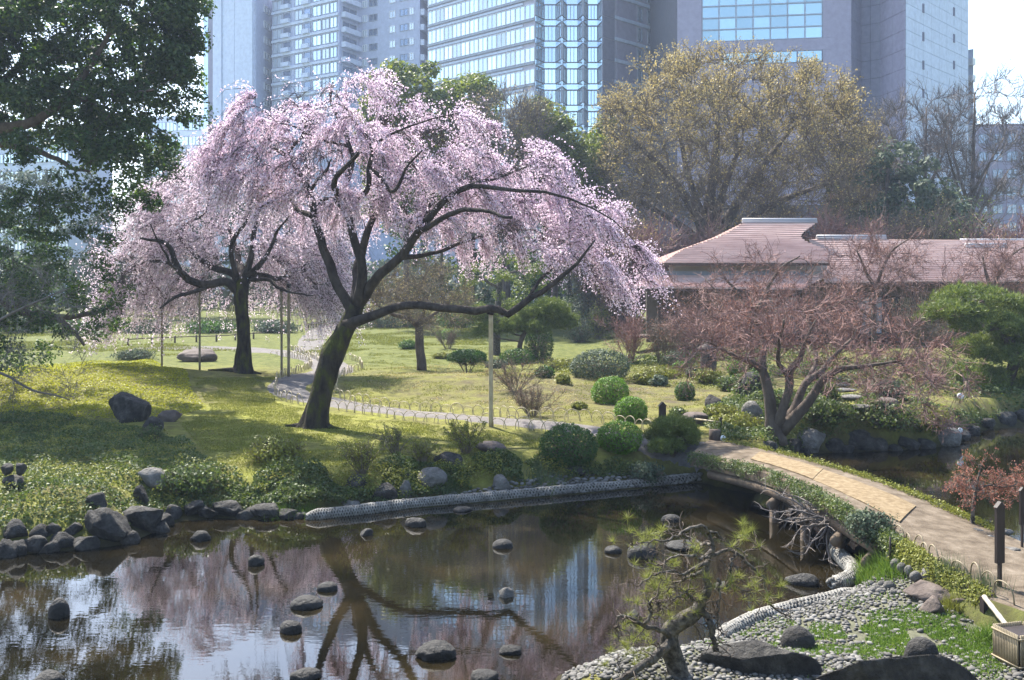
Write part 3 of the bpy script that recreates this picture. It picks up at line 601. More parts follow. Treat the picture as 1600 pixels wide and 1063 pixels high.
# small red-leaved maple at the right pond edge
gs = on(1522, 828, .78); Ys = float(gs[1])
bare_tree('young_maple', 'small maple with red young leaves at the edge of the causeway', gs, Ys,
          [[(1519, 828, 0, .045), (1521, 795, 0, .035), (1523, 770, 0, .03), (1527, 748, 0, .018), (1533, 725, 0, .01)], [(1523, 770, 0, .02), (1545, 758, -.1, .018), (1570, 762, -.1, .014), (1600, 752, 0, .008)], [(1525, 760, 0, .018), (1508, 748, .1, .012), (1492, 742, .1, .006)]],
          [(1485, 770), (1490, 735), (1515, 715), (1540, 712), (1580, 728), (1615, 735), (1612, 775), (1570, 780), (1520, 775)], .7, 80, 500, .16, 1800, .09, M['bark_pale'], M['twig_brown'], 22, 4200, M['bud_red'], .036, .3, .1, (0, 0, .03), (.004, .002), (.002, .001))
# ------------------------------------------------------------------ big deciduous trees behind the tea house
Yz = 84.0
zb = np.array([(1112 - CX) * Yz / F, Yz, float(H((1112 - CX) * Yz / F, Yz))])
bare_tree('zelkova_tree', 'huge round zelkova with tan opening buds behind the tea house ridge', zb, Yz,
 [[(1112, 520, 0, .75), (1112, 420, 0, .62), (1110, 370, 0, .5), (1108, 320, 0, .34), (1118, 250, 0, .22), (1122, 170, 0, .10)],
  [(1108, 380, 0, .40), (1085, 330, -.8, .28), (1045, 275, -1.6, .20), (990, 220, -2.6, .08)], [(1116, 380, 0, .38), (1148, 325, .6, .28), (1190, 262, 1.4, .2), (1245, 190, 2.2, .08)],
  [(1120, 385, 0, .30), (1160, 350, -1, .24), (1225, 312, -2, .17), (1300, 285, -3, .08)], [(1106, 390, 0, .30), (1060, 350, 1, .2), (1005, 318, 2, .14), (955, 290, 3, .06)],
  [(1112, 370, 0, .3), (1130, 300, -2.5, .2), (1160, 220, -4.5, .1)], [(1112, 370, 0, .3), (1080, 290, 3, .2), (1060, 200, 5, .1)]],
 [(935, 215), (948, 165), (985, 120), (1040, 95), (1095, 88), (1150, 96), (1215, 108), (1268, 116), (1322, 142), (1345, 195), (1350, 250), (1330, 320), (1280, 350), (1200, 340), (1110, 330), (1020, 345), (960, 310), (935, 260)],
 9.5, 700, 8000, 1.6, 26000, .85, M['bark_brown'], M['twig_brown'], 31, 110000, M['bud_olive'], .175, 2.5, .1, (0, 0, .10), (.026, .014), (.014, .007), None, budtop=True)
def grey_tree(label, px, Y, outline, seed, tm='twig_grey', buds=0, bm=None, n=(170, 2000, 7000), group=None, depth=5.5, trop=(0, 0, .14)):
    o = np.array(outline, float); top = o[:, 1].min(); bot = 500; mid = (top + bot) / 2; w = (o[:, 0].max() - o[:, 0].min()) / 2
    X = (px - CX) * Y / F; b = np.array([X, Y, float(H(X, Y))])
    L = [[(px, bot, 0, .42), (px, mid + 60, 0, .33), (px + 4, mid, 0, .22), (px + 8, top + 40, 0, .07)]]
    g = random.Random(seed)
    for k in range(6):
        s_ = -1 if k % 2 else 1; y0 = mid + g.uniform(-10, 70); f = g.uniform(.35, .8)
        L.append([(px, y0, 0, .2), (px + s_ * w * f * .45, y0 - 45, g.uniform(-2, 2), .13), (px + s_ * w * f, y0 - 45 - g.uniform(40, 90), g.uniform(-3, 3), .05)])
    return bare_tree('bare_tree', label, b, Y, L, outline, depth, n[0], n[1], 1.6, n[2], .9, M['bark_brown'], M[tm], seed, buds, bm, .13, 2, .2, trop, (.024, .013), (.013, .007), group)
grey_tree('bare grey tree standing against the pale stone side of the purple tower', 1440, 98, [(1345, 330), (1350, 230), (1375, 150), (1430, 128), (1480, 150), (1500, 240), (1490, 340), (1420, 350)], 41)
grey_tree('bare fan shaped tree rising into the white sky above the tea house wing', 1515, 94, [(1455, 330), (1462, 220), (1490, 135), (1540, 108), (1590, 125), (1640, 180), (1640, 290), (1560, 320), (1500, 345)], 42)
grey_tree('tan budding tree close behind the right side of the zelkova', 1345, 92, [(1300, 340), (1308, 250), (1330, 200), (1365, 205), (1385, 260), (1385, 350), (1340, 370)], 43, 'twig_brown', 9000, M['bud_olive'])
grey_tree('dull grey leafless tree between the two green evergreens behind the great cherry', 790, 84, [(715, 280), (722, 200), (755, 160), (800, 150), (850, 175), (862, 250), (830, 300), (760, 300)], 44, 'twig_grey', 7000, M['bud_olive'])

# ------------------------------------------------------------------ leafy evergreen trees
def leafy_tree(name, label, px, Y, outline, depth, nclump, rcl, per, lsize, lm, seed, base_py=None, wm='bark_brown', trunk=None, limbs=(), droop=2.0, group=None, base=None, flat=.75):
    g = rs(seed); X = (px - CX) * Y / F
    b = np.array([X, Y, float(H(X, Y))]) if base is None else np.asarray(base, float)
    root = thing(name, label, 'tree', b, group); o = np.array(outline, float); top, bot = o[:, 1].min(), o[:, 1].max()
    if trunk is None: trunk = [(px, HZ + (CAMZ - b[2] + .2) * F / Y, 0, .34), (px + 3, (bot + 480) / 2, 0, .28), (px, bot - (bot - top) * .3, 0, .2), (px + 4, top + (bot - top) * .2, 0, .06)]
    Ls = [limb(trunk, Y, 16, wob=.05)] + [limb(l, Y, 16, wob=.1) for l in limbs]
    wood(Ls[:1], 'trunk', M[wm], root, 10)
    if limbs: wood(Ls[1:], 'limb', M[wm], root, 9)
    C = envelope(outline, Y, depth, nclump, g, droop)
    P, R = colonize(Ls, C, g, 7, .2, .2, .012, .014, .08); mb = MB(); mb.tubes(P, R, 3 if Y > 60 else 4); mb.build('branches', M[wm], root)
    rr = rcl * g.uniform(.55, 1.25, nclump)
    k = np.repeat(np.arange(nclump), per); d = rdir(len(k), g); rad = g.uniform(.15, 1, len(k)) ** .45
    Pp = C[k] + d * (rr[k] * rad)[:, None] * np.array([1, 1, flat])
    mb = MB(); mb.quads(leaves(Pp, lsize, g, .55, d * .8 + np.array([0, 0, .5]), .9)); mb.build('foliage', lm, root, False)
    return root
# big dark evergreen leaning in over the left side
YE = 38.0
baseE = np.array([-22.5, YE, float(H(-22.5, YE))])
leafy_tree('evergreen_tree', 'big dark evergreen with glossy leaves overhanging the mossy bank', 0, YE,
 [(-190, -60), (298, -60), (312, 40), (308, 110), (314, 158), (290, 180), (250, 182), (245, 228), (232, 272), (200, 285), (150, 260), (110, 235), (60, 225), (55, 200), (100, 190), (95, 165), (40, 160), (0, 165), (-60, 190), (-190, 200)],
 3.4, 660, .62, 150, .195, M['evergreen'], 51, None, 'bark_brown',
 [(-112, 640, 0, .55), (-108, 480, 0, .48), (-100, 340, 0, .44), (-85, 230, 0, .38), (-40, 120, 0, .28), (10, 20, 0, .2), (60, -60, 0, .1)],
 [[(-85, 240, 0, .25), (-30, 205, -.5, .22), (40, 195, -.8, .19), (95, 160, -1, .15), (150, 90, -1.2, .10), (190, 20, -1.4, .06)],
  [(-90, 250, 0, .2), (-20, 225, .5, .16), (50, 235, .6, .12), (80, 245, .5, .10), (110, 262, .4, .08), (140, 268, .4, .05)],
  [(-60, 170, 0, .2), (0, 130, .8, .16), (60, 80, 1.2, .12), (130, 40, 1.8, .06)], [(95, 160, -1, .10), (170, 150, -1.6, .08), (240, 140, -2, .04)]], base=baseE, droop=1.2)
leafy_tree('evergreen_tree', 'low spreading evergreen with bent dark limb beside the yellow green mound', -60, 36.0,
 [(-160, 300), (20, 285), (110, 285), (180, 300), (205, 330), (195, 355), (120, 368), (160, 400), (195, 440), (185, 475), (120, 495), (70, 500), (40, 560), (-160, 570)],
 3.0, 330, .5, 105, .14, M['evergreen'], 52, None, 'bark_brown',
 [(-120, 640, 0, .4), (-110, 540, 0, .34), (-90, 470, 0, .28), (-60, 420, 0, .2), (0, 350, 0, .1)],
 [[(-80, 455, 0, .22), (-20, 440, 0, .19), (10, 470, -.2, .17), (45, 490, -.3, .15), (80, 492, -.3, .12), (110, 510, -.4, .09), (132, 540, -.4, .05)],
  [(45, 490, -.3, .10), (95, 496, 0, .10), (130, 492, .2, .09), (155, 488, .3, .07), (175, 478, .4, .04)]], base=np.array([-20.5, 36, float(H(-20.5, 36))]), droop=1)
for i, (lab, px, Y, out, lm) in enumerate([
 ('rounded olive green evergreen crown against the apartment tower', 632, 90, [(572, 330), (570, 150), (590, 112), (640, 95), (680, 112), (695, 160), (690, 330)], 'evergreen2'),
 ('olive green evergreen standing below the glass office tower', 735, 94, [(685, 330), (690, 150), (712, 118), (745, 112), (770, 140), (775, 190), (760, 330)], 'evergreen2'),
 ('dark green evergreen sloping down beside the blue glass bays', 865, 88, [(815, 330), (812, 185), (830, 148), (862, 160), (890, 190), (918, 225), (930, 290), (915, 340)], 'evergreen2'),
 ('dense green tree filling the gap left of the zelkova', 915, 92, [(860, 360), (865, 270), (905, 240), (945, 180), (960, 260), (970, 340), (930, 380)], 'evergreen2'),
 ('dark evergreen behind the tea house wing right of the zelkova', 1385, 86, [(1290, 360), (1310, 270), (1350, 225), (1400, 215), (1440, 255), (1500, 310), (1510, 360)], 'shrub_grey'),
 ('grey green tree beyond the smaller cherry', 300, 112, [(215, 300), (240, 245), (290, 225), (350, 240), (390, 280), (390, 400), (220, 400)], 'shrub_grey'),
 ('broad dark evergreen far behind the great cherry trunk', 690, 104, [(600, 480), (605, 340), (650, 280), (760, 290), (800, 370), (800, 480)], 'evergreen'),
 ('dark evergreen behind the cloud pruned pine', 890, 98, [(800, 480), (810, 380), (860, 340), (930, 330), (985, 390), (985, 480)], 'evergreen'),
 ('pale olive tree far behind the moss lawn', 60, 120, [(-40, 330), (-30, 285), (50, 262), (140, 275), (170, 330), (160, 420), (-40, 430)], 'shrub_grey'),
 ('dull green tree at the far edge of the lawn behind the pale cherry', 450, 125, [(390, 470), (390, 340), (430, 290), (510, 300), (560, 360), (560, 470)], 'shrub_grey'),
 ('shadowy evergreen at the far left of the lawn', -20, 100, [(-120, 500), (-120, 380), (-40, 330), (60, 350), (120, 420), (110, 500)], 'evergreen'),
 ('dark evergreen seen through the hanging blossom of the smaller cherry', 190, 118, [(110, 495), (115, 400), (170, 350), (250, 360), (300, 420), (300, 495)], 'shrub_grey'),
]):
    leafy_tree('evergreen_tree', lab, px, Y, out, 4.5, 170 if i < 4 else 80, 1.25, 110, .45, M[lm], 60 + i, droop=1.5, group='trees around the far edge of the garden')
# thickets of bare brown shrubs behind and beside the tea house
def thicket(label, px, py, Y, w, h, seed, tm='twig_pink', n=2600, buds=0, bm=None, lsz=.1, cat='shrub', name='bare_shrub', group=None, d=None):
    g = rs(seed); X = (px - CX) * Y / F; z = float(H(X, Y)); b = np.array([X, Y, z if py is None else CAMZ - (py - HZ) * Y / F])
    if py is not None: b[2] = float(H(X, Y))
    root = thing(name, label, cat, b, group); d = d or w * .7
    nst = 26; a = g.uniform(0, 2 * np.pi, nst); sp = g.uniform(.1, 1, nst)
    dirs = np.stack([np.cos(a) * sp * w / h, np.sin(a) * sp * d / h, np.full(nst, 1.0)], 1)
    st = b + np.stack([np.cos(a) * .08 * w, np.sin(a) * .08 * w, np.zeros(nst) - .05], 1)
    P = poly(st, dirs, h * g.uniform(.75, 1.1, nst) * np.sqrt(1 + (sp * w / h) ** 2) * .9, 9, .13, (0, 0, .03), g)
    r0 = max(.012, h * .007)
    mb = MB(); mb.tubes(P, np.linspace(r0, r0 * .35, 9)[None].repeat(nst, 0), 5); mb.build('stems', M[tm], root)
    s1, t1 = sample_on(P, n, g, .25); tw = poly(s1, t1 + rdir(n, g) * .9, h * .22 * g.uniform(.4, 1.3, n), 5, .25, (0, 0, .05), g)
    mb = MB(); mb.tubes(tw, np.linspace(r0 * .4, r0 * .2, 5)[None].repeat(n, 0), 3)
    n3 = int(n * 2.2); s1, t1 = sample_on(tw, n3, g, .3); fn = poly(s1, t1 + rdir(n3, g) * .9, h * .10 * g.uniform(.4, 1.3, n3), 3, .25, (0, 0, .05), g)
    mb.tubes(fn, np.linspace(r0 * .22, r0 * .12, 3)[None].repeat(n3, 0), 3); mb.build('twigs', M[tm], root)
    if buds:
        B, _ = sample_on(fn, buds, g, .2); mb = MB(); mb.quads(leaves(B + g.normal(size=B.shape) * lsz * .5, lsz, g, .6)); mb.build('buds', bm, root, False)
    return root
GT = 'bare thickets behind the tea house'
for i, (lab, px, Y, w, h, tm, bu, bm) in enumerate([
 ('reddish brown bare thicket left of the tea house roof', 985, 74, 5.0, 8.2, 'twig_pink', 2500, 'bud_olive'), ('brown thicket below the zelkova trunk behind the roof', 1065, 77, 4.5, 7.6, 'twig_pink', 0, None),
 ('russet thicket just right of the high tea house ridge', 1300, 76, 4.5, 8.6, 'twig_pink', 2500, 'bud_pink'), ('grey brown thicket above the low roof of the tea house', 1400, 77, 4.5, 9.0, 'twig_brown', 3000, 'bud_olive'),
 ('thicket with a few yellow green leaves above the end of the roof', 1500, 78, 4.5, 8.4, 'twig_brown', 6000, 'grass'), ('dark thicket beyond the far right end of the roof', 1595, 76, 4.5, 8.4, 'twig_pink', 2000, 'bud_olive'),
 ('tangled brown thicket left of the zelkova trunk', 940, 80, 4.0, 9.5, 'twig_brown', 2500, 'bud_olive'), ('brown thicket right of the zelkova trunk', 1210, 79, 5, 9.5, 'twig_brown', 3000, 'bud_olive')]):
    thicket(lab, px, None, Y, w, h, 80 + i, tm, 2400, bu, M[bm] if bm else None, .16, group=GT)
# bare garden maples in front of the roof
for i, (lab, px, by, Y, out, br) in enumerate([
 ('bare maple with dark forked limbs in front of the middle of the tea house roof', 1365, 560, 50, [(1285, 440), (1290, 390), (1340, 355), (1400, 350), (1440, 385), (1450, 430), (1400, 450), (1330, 455)], [(1365, 455), (1340, 395), (1392, 395)]),
 ('bare maple with thin crooked limbs in front of the right end of the roof', 1545, 560, 52, [(1470, 430), (1490, 385), (1540, 362), (1600, 375), (1640, 410), (1620, 450), (1550, 455)], [(1548, 455), (1535, 400), (1575, 405)]),
 ('bare maple whose thin branches cross the entrance roof', 1175, 560, 46, [(1030, 500), (1050, 430), (1120, 390), (1190, 372), (1260, 400), (1290, 460), (1240, 510), (1120, 520)], [(1180, 490), (1130, 430), (1215, 425)])]):
    X = (px - CX) * Y / F; b = np.array([X, Y, float(H(X, Y))])
    L = [[(px, by + 20, 0, .16), (px, 510, 0, .13), (br[0][0], br[0][1], 0, .11), ((br[0][0] + br[1][0]) / 2, (br[0][1] + br[1][1]) / 2, 0, .08), (br[1][0], br[1][1], 0, .04)], [(br[0][0], br[0][1], 0, .10), (br[2][0], br[2][1], -.3, .06), (br[2][0] + 35, br[2][1] - 25, -.6, .03)], [(px, 500, 0, .09), (px - 40, 470, .6, .06), (px - 70, 440, 1, .03)]]
    bare_tree('maple_tree', lab, b, Y, L, out, 2.6, 110, 1000, .8, 4500, .4, M['bark_brown'], M['twig_pink'], 95 + i, 2500, M['bud_pink'], .05, .8, .1, (0, 0, .04), (.011, .006), (.006, .003), 'bare maples in front of the tea house')
# two small trees on the lawn behind the path
Yp = float(G(657, 579)[1])
bare_tree('plum_tree', 'small tree with straight brown trunk and rusty twigs on the sunny lawn', G(657, 579), Yp,
 [[(659, 580, 0, .26), (657, 550, 0, .22), (656, 520, 0, .21), (655, 506, 0, .17), (662, 488, 0, .08), (668, 465, 0, .05)], [(655, 510, 0, .15), (640, 500, 0, .13), (618, 492, 0, .10), (590, 478, 0, .04)], [(657, 505, 0, .13), (680, 490, .5, .09), (705, 470, 1, .04)]],
 [(575, 480), (590, 435), (640, 410), (700, 415), (735, 455), (730, 500), (690, 505), (620, 490)], 3, 120, 1500, .8, 7000, .4, M['bark_brown'], M['twig_brown'], 25, 5000, M['bud_olive'], .06, .8, .1, (0, 0, .04), (.010, .005), (.005, .003))
Yq = 58.0
leafy_tree('pine_tree', 'slender garden pine with pale wrapped trunk behind the bamboo prop', 775, Yq, [(700, 470), (710, 430), (760, 390), (830, 380), (860, 420), (850, 470), (790, 480)], 2.4, 40, .5, 130, .14, M['pine'], 26, None, 'bark_pale',
 [(776, 566, 0, .24), (776, 530, 0, .22), (777, 490, 0, .2), (782, 440, 0, .15), (790, 400, 0, .08), (795, 380, 0, .04)], [[(782, 450, 0, .1), (750, 435, 0, .08), (720, 425, 0, .04)], [(786, 430, 0, .1), (815, 420, 0, .06), (840, 400, 0, .03)]], droop=.8)

bt = np.array([(-70 - CX) * 31 / F, 31.0, 0]); bt[2] = float(H(bt[0], bt[1]))
bare_tree('bare_tree', 'leafless grey twigged tree reaching over the shaded bank under the dark evergreen', bt, 31.0,
 [[(-70, 720, 0, .14), (-68, 620, 0, .12), (-60, 540, 0, .10), (-40, 470, 0, .07), (-10, 410, 0, .03)], [(-62, 560, 0, .07), (-10, 580, .2, .05), (50, 610, .3, .035), (110, 625, .4, .015)], [(-60, 540, 0, .07), (0, 500, -.2, .05), (60, 470, -.3, .03), (110, 450, -.4, .012)]],
 [(-120, 620), (-100, 430), (-20, 380), (60, 390), (120, 440), (130, 520), (120, 610), (40, 630)], 1.6, 90, 900, .6, 3200, .3, M['twig_grey'], M['twig_grey'], 29, 900, M['evergreen2'], .07, .5, .1, (0, 0, .0), (.006, .004), (.004, .002))
# ------------------------------------------------------------------ shrubs
def dome(name, label, px, py, wpx, hpx, lm, seed, lsize=.055, n=7000, group=None, stems=False, flat=False, cat='shrub', core=True, pt=None):
    n = int(n * .48); lsize *= 1.36
    loose = name in ('leafy_bush', 'flowering_bush')
    """clipped dome: leaves crowd the outside of a rounded volume that stands on short stems"""
    g = rs(seed); b = G(px, py) if pt is None else pt; s_ = b[1] / F; rx = wpx * s_ / 2; hh = hpx * s_
    root = thing(name, label, cat, b, group)
    zc = b[2] + hh * (.62 if stems else .42); rz = hh * (.40 if stems else .58)
    d = rdir(n, g)
    if flat: d[:, 2] = np.where(d[:, 2] < -.25, -d[:, 2], d[:, 2])
    lump = (1 + .10 * fbm(d * 2.2 + seed, 3, seed) + .04 * vn(d * 7 + seed, seed)) if not loose else (.9 + .42 * fbm(d * 2.4 + seed, 3, seed) + .22 * vn(d * 6 + seed, seed))
    P = np.array([b[0], b[1], zc]) + d * np.array([rx, rx * .9, rz]) * (lump * g.uniform(.5 if loose else .86, 1.08 if loose else 1.03, n))[:, None]
    P = P[P[:, 2] > H(P[:, 0], P[:, 1]) - .02]
    k = len(P)
    mb = MB(); mb.quads(leaves(P, lsize * (1.2 if loose else 1), g, .6, unit(P - np.array([b[0], b[1], zc])) + np.array([0, 0, .15]), .9)); mb.build('foliage', M[lm], root, False)
    nst = 9; a = g.uniform(0, 6.28, nst)
    st = b + np.stack([np.cos(a) * rx * .12, np.sin(a) * rx * .12, np.full(nst, -.05)], 1); en = np.array([b[0], b[1], zc]) + np.stack([np.cos(a) * rx * .7, np.sin(a) * rx * .6, g.uniform(-.1, .4, nst) * rz], 1)
    u = np.linspace(0, 1, 6)[None, :, None]; Pp = st[:, None] * (1 - u) + en[:, None] * u; Pp[:, :, 2] += .12 * hh * np.sin(u[..., 0] * np.pi)
    mb = MB(); mb.tubes(Pp, np.linspace(.02, .008, 6)[None].repeat(nst, 0) * max(1, hh), 4)
    if core:
        m_ = 300; d2 = rdir(m_, g); s2 = np.array([b[0], b[1], zc - rz * .4]) + d2 * np.array([rx, rx * .9, rz * .8]) * .25; e2 = np.array([b[0], b[1], zc]) + d2 * np.array([rx, rx * .9, rz]) * .92
        tw = poly(s2, e2 - s2, np.linalg.norm(e2 - s2, axis=1), 4, .15, (0, 0, 0), g); tw[:, :, 2] = np.maximum(tw[:, :, 2], b[2] + .02)
        mb.tubes(tw, np.linspace(.009, .004, 4)[None].repeat(m_, 0), 3)
    mb.build('stems', M['twig_brown'], root)
    return root
dome('clipped_shrub', 'flat topped clipped shrub on bare stems beside the bamboo prop', 730, 583, 62, 36, 'shrub', 201, .07, 7000, stems=True, flat=True)
dome('clipped_shrub', 'large grey green clipped dome above the pair of bright round shrubs', 938, 592, 96, 46, 'shrub_grey', 202, .075, 10000)
dome('clipped_shrub', 'bright green ball shrub, upper one of the pair below the grey dome', 954, 630, 60, 42, 'shrub_bright', 203, .05, 10000)
dome('clipped_shrub', 'bright green ball shrub, lower one of the pair near the hoop fence', 986, 658, 52, 38, 'shrub_bright', 204, .045, 10000)
dome('clipped_shrub', 'broad dark green clipped dome on the pond side of the path', 888, 722, 90, 58, 'shrub', 205, .05, 13000)
dome('clipped_shrub', 'rounded green clipped shrub with brown stems beside the path bend', 968, 704, 72, 46, 'shrub_bright', 206, .045, 9000)
dome('clipped_shrub', 'low dark green mound shrub below the cloud pruned pine', 808, 569, 56, 24, 'shrub', 207, .07, 5000)
dome('clipped_shrub', 'dark cone shaped shrub behind the low mound shrub', 842, 562, 46, 52, 'shrub', 208, .07, 7000)
dome('clipped_shrub', 'small round shrub casting a long shadow on bare lawn', 1070, 625, 32, 28, 'shrub', 209, .05, 4000)
dome('clipped_shrub', 'small bright round shrub beside the stone lantern', 1152, 588, 30, 24, 'shrub_bright', 210, .06, 4000)
dome('clipped_shrub', 'round low shrub under the white flowering bush', 1064, 580, 26, 16, 'shrub_bright', 211, .06, 2500)
dome('clipped_shrub', 'yellow green rounded shrub under the maple branches', 1268, 590, 32, 26, 'shrub_bright', 212, .06, 3000)
dome('flowering_bush', 'small bush with pale whitish leaves near the tea house', 1058, 576, 46, 28, 'shrub_grey', 213, .06, 3000)
dome('leafy_bush', 'leafy bush on the moss just in front of the great cherry trunk', 432, 720, 100, 38, 'moss', 214, .05, 9000)
dome('leafy_bush', 'grey green bush at the mat end of the causeway edge', 1362, 845, 76, 48, 'shrub_grey', 218, .04, 7000, pt=on(1362, 843, .82))
dome('leafy_bush', 'round dark bush on the pebble bank beside the bridge foot', 1010, 752, 60, 30, 'shrub_grey', 219, .045, 5000)
dome('leafy_bush', 'leafy bush spreading under the big dark rock on the left bank', 235, 690, 40, 26, 'ground_leaf', 220, .05, 3000)
dome('leafy_bush', 'dark leafy bush overhanging the left bank above the grey boulder', 300, 768, 100, 42, 'ground_leaf', 221, .05, 8000)
for i, (lab, px, py, w, h, lm) in enumerate([
 ('low bush with pale variegated leaves beside the stone lantern', 1105, 600, 46, 26, 'moss'), ('low sprawling bush under the maple beside the pale boulder', 1225, 640, 70, 30, 'ground_leaf'),
 ('low bush filling the bank right of the maple trunk', 1290, 660, 90, 40, 'ground_leaf'), ('broad low bush on the bank above the right pond', 1390, 672, 110, 44, 'ground_leaf'),
 ('pale leafy bush at the corner of the right pond bank', 1450, 670, 80, 36, 'moss'), ('low pale bush in front of the pale boulder', 1150, 672, 90, 26, 'moss'),
 ('low greenery between the lantern and the lawn', 1040, 590, 80, 18, 'moss'), ('dark bush just behind the maple trunk', 1175, 620, 70, 40, 'ground_leaf'),
 ('glossy bush beside the stone steps', 1385, 625, 60, 34, 'shrub_grey'), ('low round shrub left of the stone steps', 1285, 625, 50, 34, 'ground_leaf'),
 ('bush in front of the tea house veranda', 1075, 556, 60, 26, 'shrub_grey'), ('pale green shrubbery below the cloud pruned pine', 880, 580, 70, 20, 'moss'),
 ('bush below the tea house corner post', 905, 535, 50, 40, 'shrub_grey'), ('dark shrubbery across the far lawn', 555, 498, 60, 22, 'shrub'), ('yellow tipped bush by the tea house corner', 935, 530, 46, 60, 'moss'),
 ('low grey bush left of the long brown rock', 210, 562, 66, 16, 'shrub_grey'), ('far round shrub behind the rusty twigged tree', 700, 530, 40, 16, 'shrub_bright')]):
    dome('leafy_bush', lab, px, py, w, h, lm, 230 + i, .07, 4200)
# dark planting that closes the back of the lawn
for i, (px, w, h, lm) in enumerate([(545, 70, 26, 'shrub'), (600, 80, 34, 'shrub_grey'), (655, 70, 28, 'shrub'), (715, 80, 36, 'shrub'), (780, 70, 40, 'shrub_grey'), (850, 80, 44, 'shrub'), (905, 70, 50, 'shrub_grey'), (960, 70, 44, 'shrub')]):
    dome('leafy_bush', ['low dark bush at the back of the lawn beside the far stake fence', 'grey green bush behind the rusty twigged tree', 'low dark bush at the back of the lawn right of the rusty twigged tree', 'dark bush behind the flat topped clipped shrub', 'tall grey green bush behind the slender pine', 'dark bush behind the cone shaped shrub', 'grey green bush at the back of the pruned pine', 'dark bush at the left corner of the tea house'][i], px, 512, w, h, lm, 280 + i, .12, 5000, group='bushes closing the back of the lawn')
for i, (px, w, h, lm) in enumerate([(40, 120, 30, 'shrub_grey'), (140, 110, 24, 'shrub'), (230, 90, 22, 'shrub_grey'), (330, 100, 20, 'shrub'), (430, 80, 20, 'shrub_grey')]):
    dome('leafy_bush', ['broad grey green bush far behind the yellow green mound', 'dark bush far behind the low spreading evergreen', 'grey green bush far behind the short prop', 'dark low bush far behind the long brown rock', 'grey green bush where the far path begins'][i], px, 520, w, h, lm, 290 + i, .13, 5000, group='bushes beyond the smaller cherry')
# wispy half-bare bushes on the bank
for i, (lab, px, py, w, h, n) in enumerate([('loose olive bush on the bank below the bamboo prop', 728, 708, .75, .8, 3600), ('thin twiggy bush on the bank between cherry and bamboo prop', 618, 708, .7, .75, 1500), ('tall yellowish bush at the bank edge near the great cherry', 566, 745, .6, 1.0, 3000), ('wispy bush behind the smooth leaning boulder', 660, 722, .5, .5, 1200)]):
    g_ = G(px, py); thicket(lab, px, py, float(g_[1]), w, h, 265 + i, 'twig_brown', 300, n, M['moss'], .045, name='leafy_bush')
# twiggy azaleas
for i, (lab, px, py, w, h) in enumerate([('bare brownish azalea on the slope right of the bamboo prop', 806, 612, 1.5, 1.2), ('bare twiggy azalea just above the hoop fence', 832, 650, 1.3, 1.0), ('grey bare azalea at the back of the sunny lawn', 700, 545, 1.6, 1.4)]):
    g_ = G(px, py); thicket(lab, px, py, float(g_[1]), w, h, 260 + i, 'twig_brown', 1000, 900, M['bud_pink'], .03, group='bare azaleas')
for i, (lab, px, Y, w, h, tm) in enumerate([('pinkish bare thicket under the tea house corner eave', 985, 52, 1.8, 2.6, 'twig_pink'), ('brownish bare thicket left of the stone lantern', 1035, 50, 2.0, 2.4, 'twig_brown'), ('pink twigged thicket just behind the stone lantern', 1090, 51, 2.0, 2.8, 'twig_pink'), ('bare thicket in front of the paper screens', 1150, 52, 2.2, 2.8, 'twig_pink'), ('dark bare thicket beside the large pine in front of the wing', 1440, 50, 2.4, 3.0, 'twig_brown'), ('bare thicket in front of the wing veranda', 1330, 53, 2.2, 2.8, 'twig_pink'), ('bare thicket behind the large pine', 1500, 52, 2.6, 3.2, 'twig_brown')]):
    thicket(lab, px, None, Y, w, h, 320 + i, tm, 900, 1200, M['bud_pink'], .05, group='bare thickets in front of the tea house')
# small plants and stones scattered over the slope towards the tea house
for i, (lab, px, py, w, h, lm) in enumerate([('little leafy plant on the slope left of the grey dome', 880, 600, 26, 16, 'moss'), ('little dark shrub on the slope above the bare azalea', 850, 590, 34, 18, 'shrub'), ('small pale shrub right of the grey clipped dome', 1005, 600, 40, 20, 'moss'), ('small dark shrub below the white leaved bush', 1030, 604, 30, 18, 'shrub_grey'),
 ('small leafy shrub between lantern and maple', 1140, 612, 44, 26, 'ground_leaf'), ('pale sprawling shrub left of the maple foot', 1130, 655, 60, 22, 'moss'), ('low dark shrub by the small sign', 1060, 652, 30, 14, 'ground_leaf'), ('small shrub above the pale boulder', 1185, 600, 40, 24, 'shrub'),
 ('low shrub between the lantern and the flowering bush', 1085, 592, 30, 20, 'shrub_grey'), ('leafy tuft on the bare slope above the hoops', 905, 640, 24, 12, 'moss'), ('low bush at the foot of the cloud pruned pine', 775, 575, 40, 14, 'shrub_grey'), ('bright low plant left of the flat topped shrub', 690, 560, 30, 8, 'moss'), ('small dark bush by the plum trunk', 640, 545, 36, 14, 'shrub')]):
    dome('leafy_bush', lab, px, py, w, h, lm, 340 + i, .07, 2600)
# trailing bare shrub hanging over the water at the bridge
def sprawl():
    b = np.array([6.45, 19.7, .72]); g = rs(271); root = thing('bare_shrub', 'tangled leafless pale shrub hanging from the bridge edge over the water', 'shrub', b)
    n = 16; d = np.stack([g.uniform(-1.0, -.35, n), g.uniform(-.4, .9, n), g.uniform(-.28, .3, n)], 1); P = poly(np.repeat(b[None], n, 0) + g.normal(size=(n, 3)) * .06, d, g.uniform(.7, 1.5, n), 8, .22, (0, 0, .01), g)
    P[:, :, 2] = np.maximum(P[:, :, 2], .08)
    mb = MB(); mb.tubes(P, np.linspace(.028, .008, 8)[None].repeat(n, 0), 5); s1, t1 = sample_on(P, 300, g, .3); tw = poly(s1, t1 + rdir(300, g), .35 * g.uniform(.4, 1.3, 300), 5, .3, (0, 0, .03), g); tw[:, :, 2] = np.maximum(tw[:, :, 2], .05)
    mb.tubes(tw, np.linspace(.008, .003, 5)[None].repeat(300, 0), 3); mb.build('stems', M['twig_grey'], root)
sprawl()

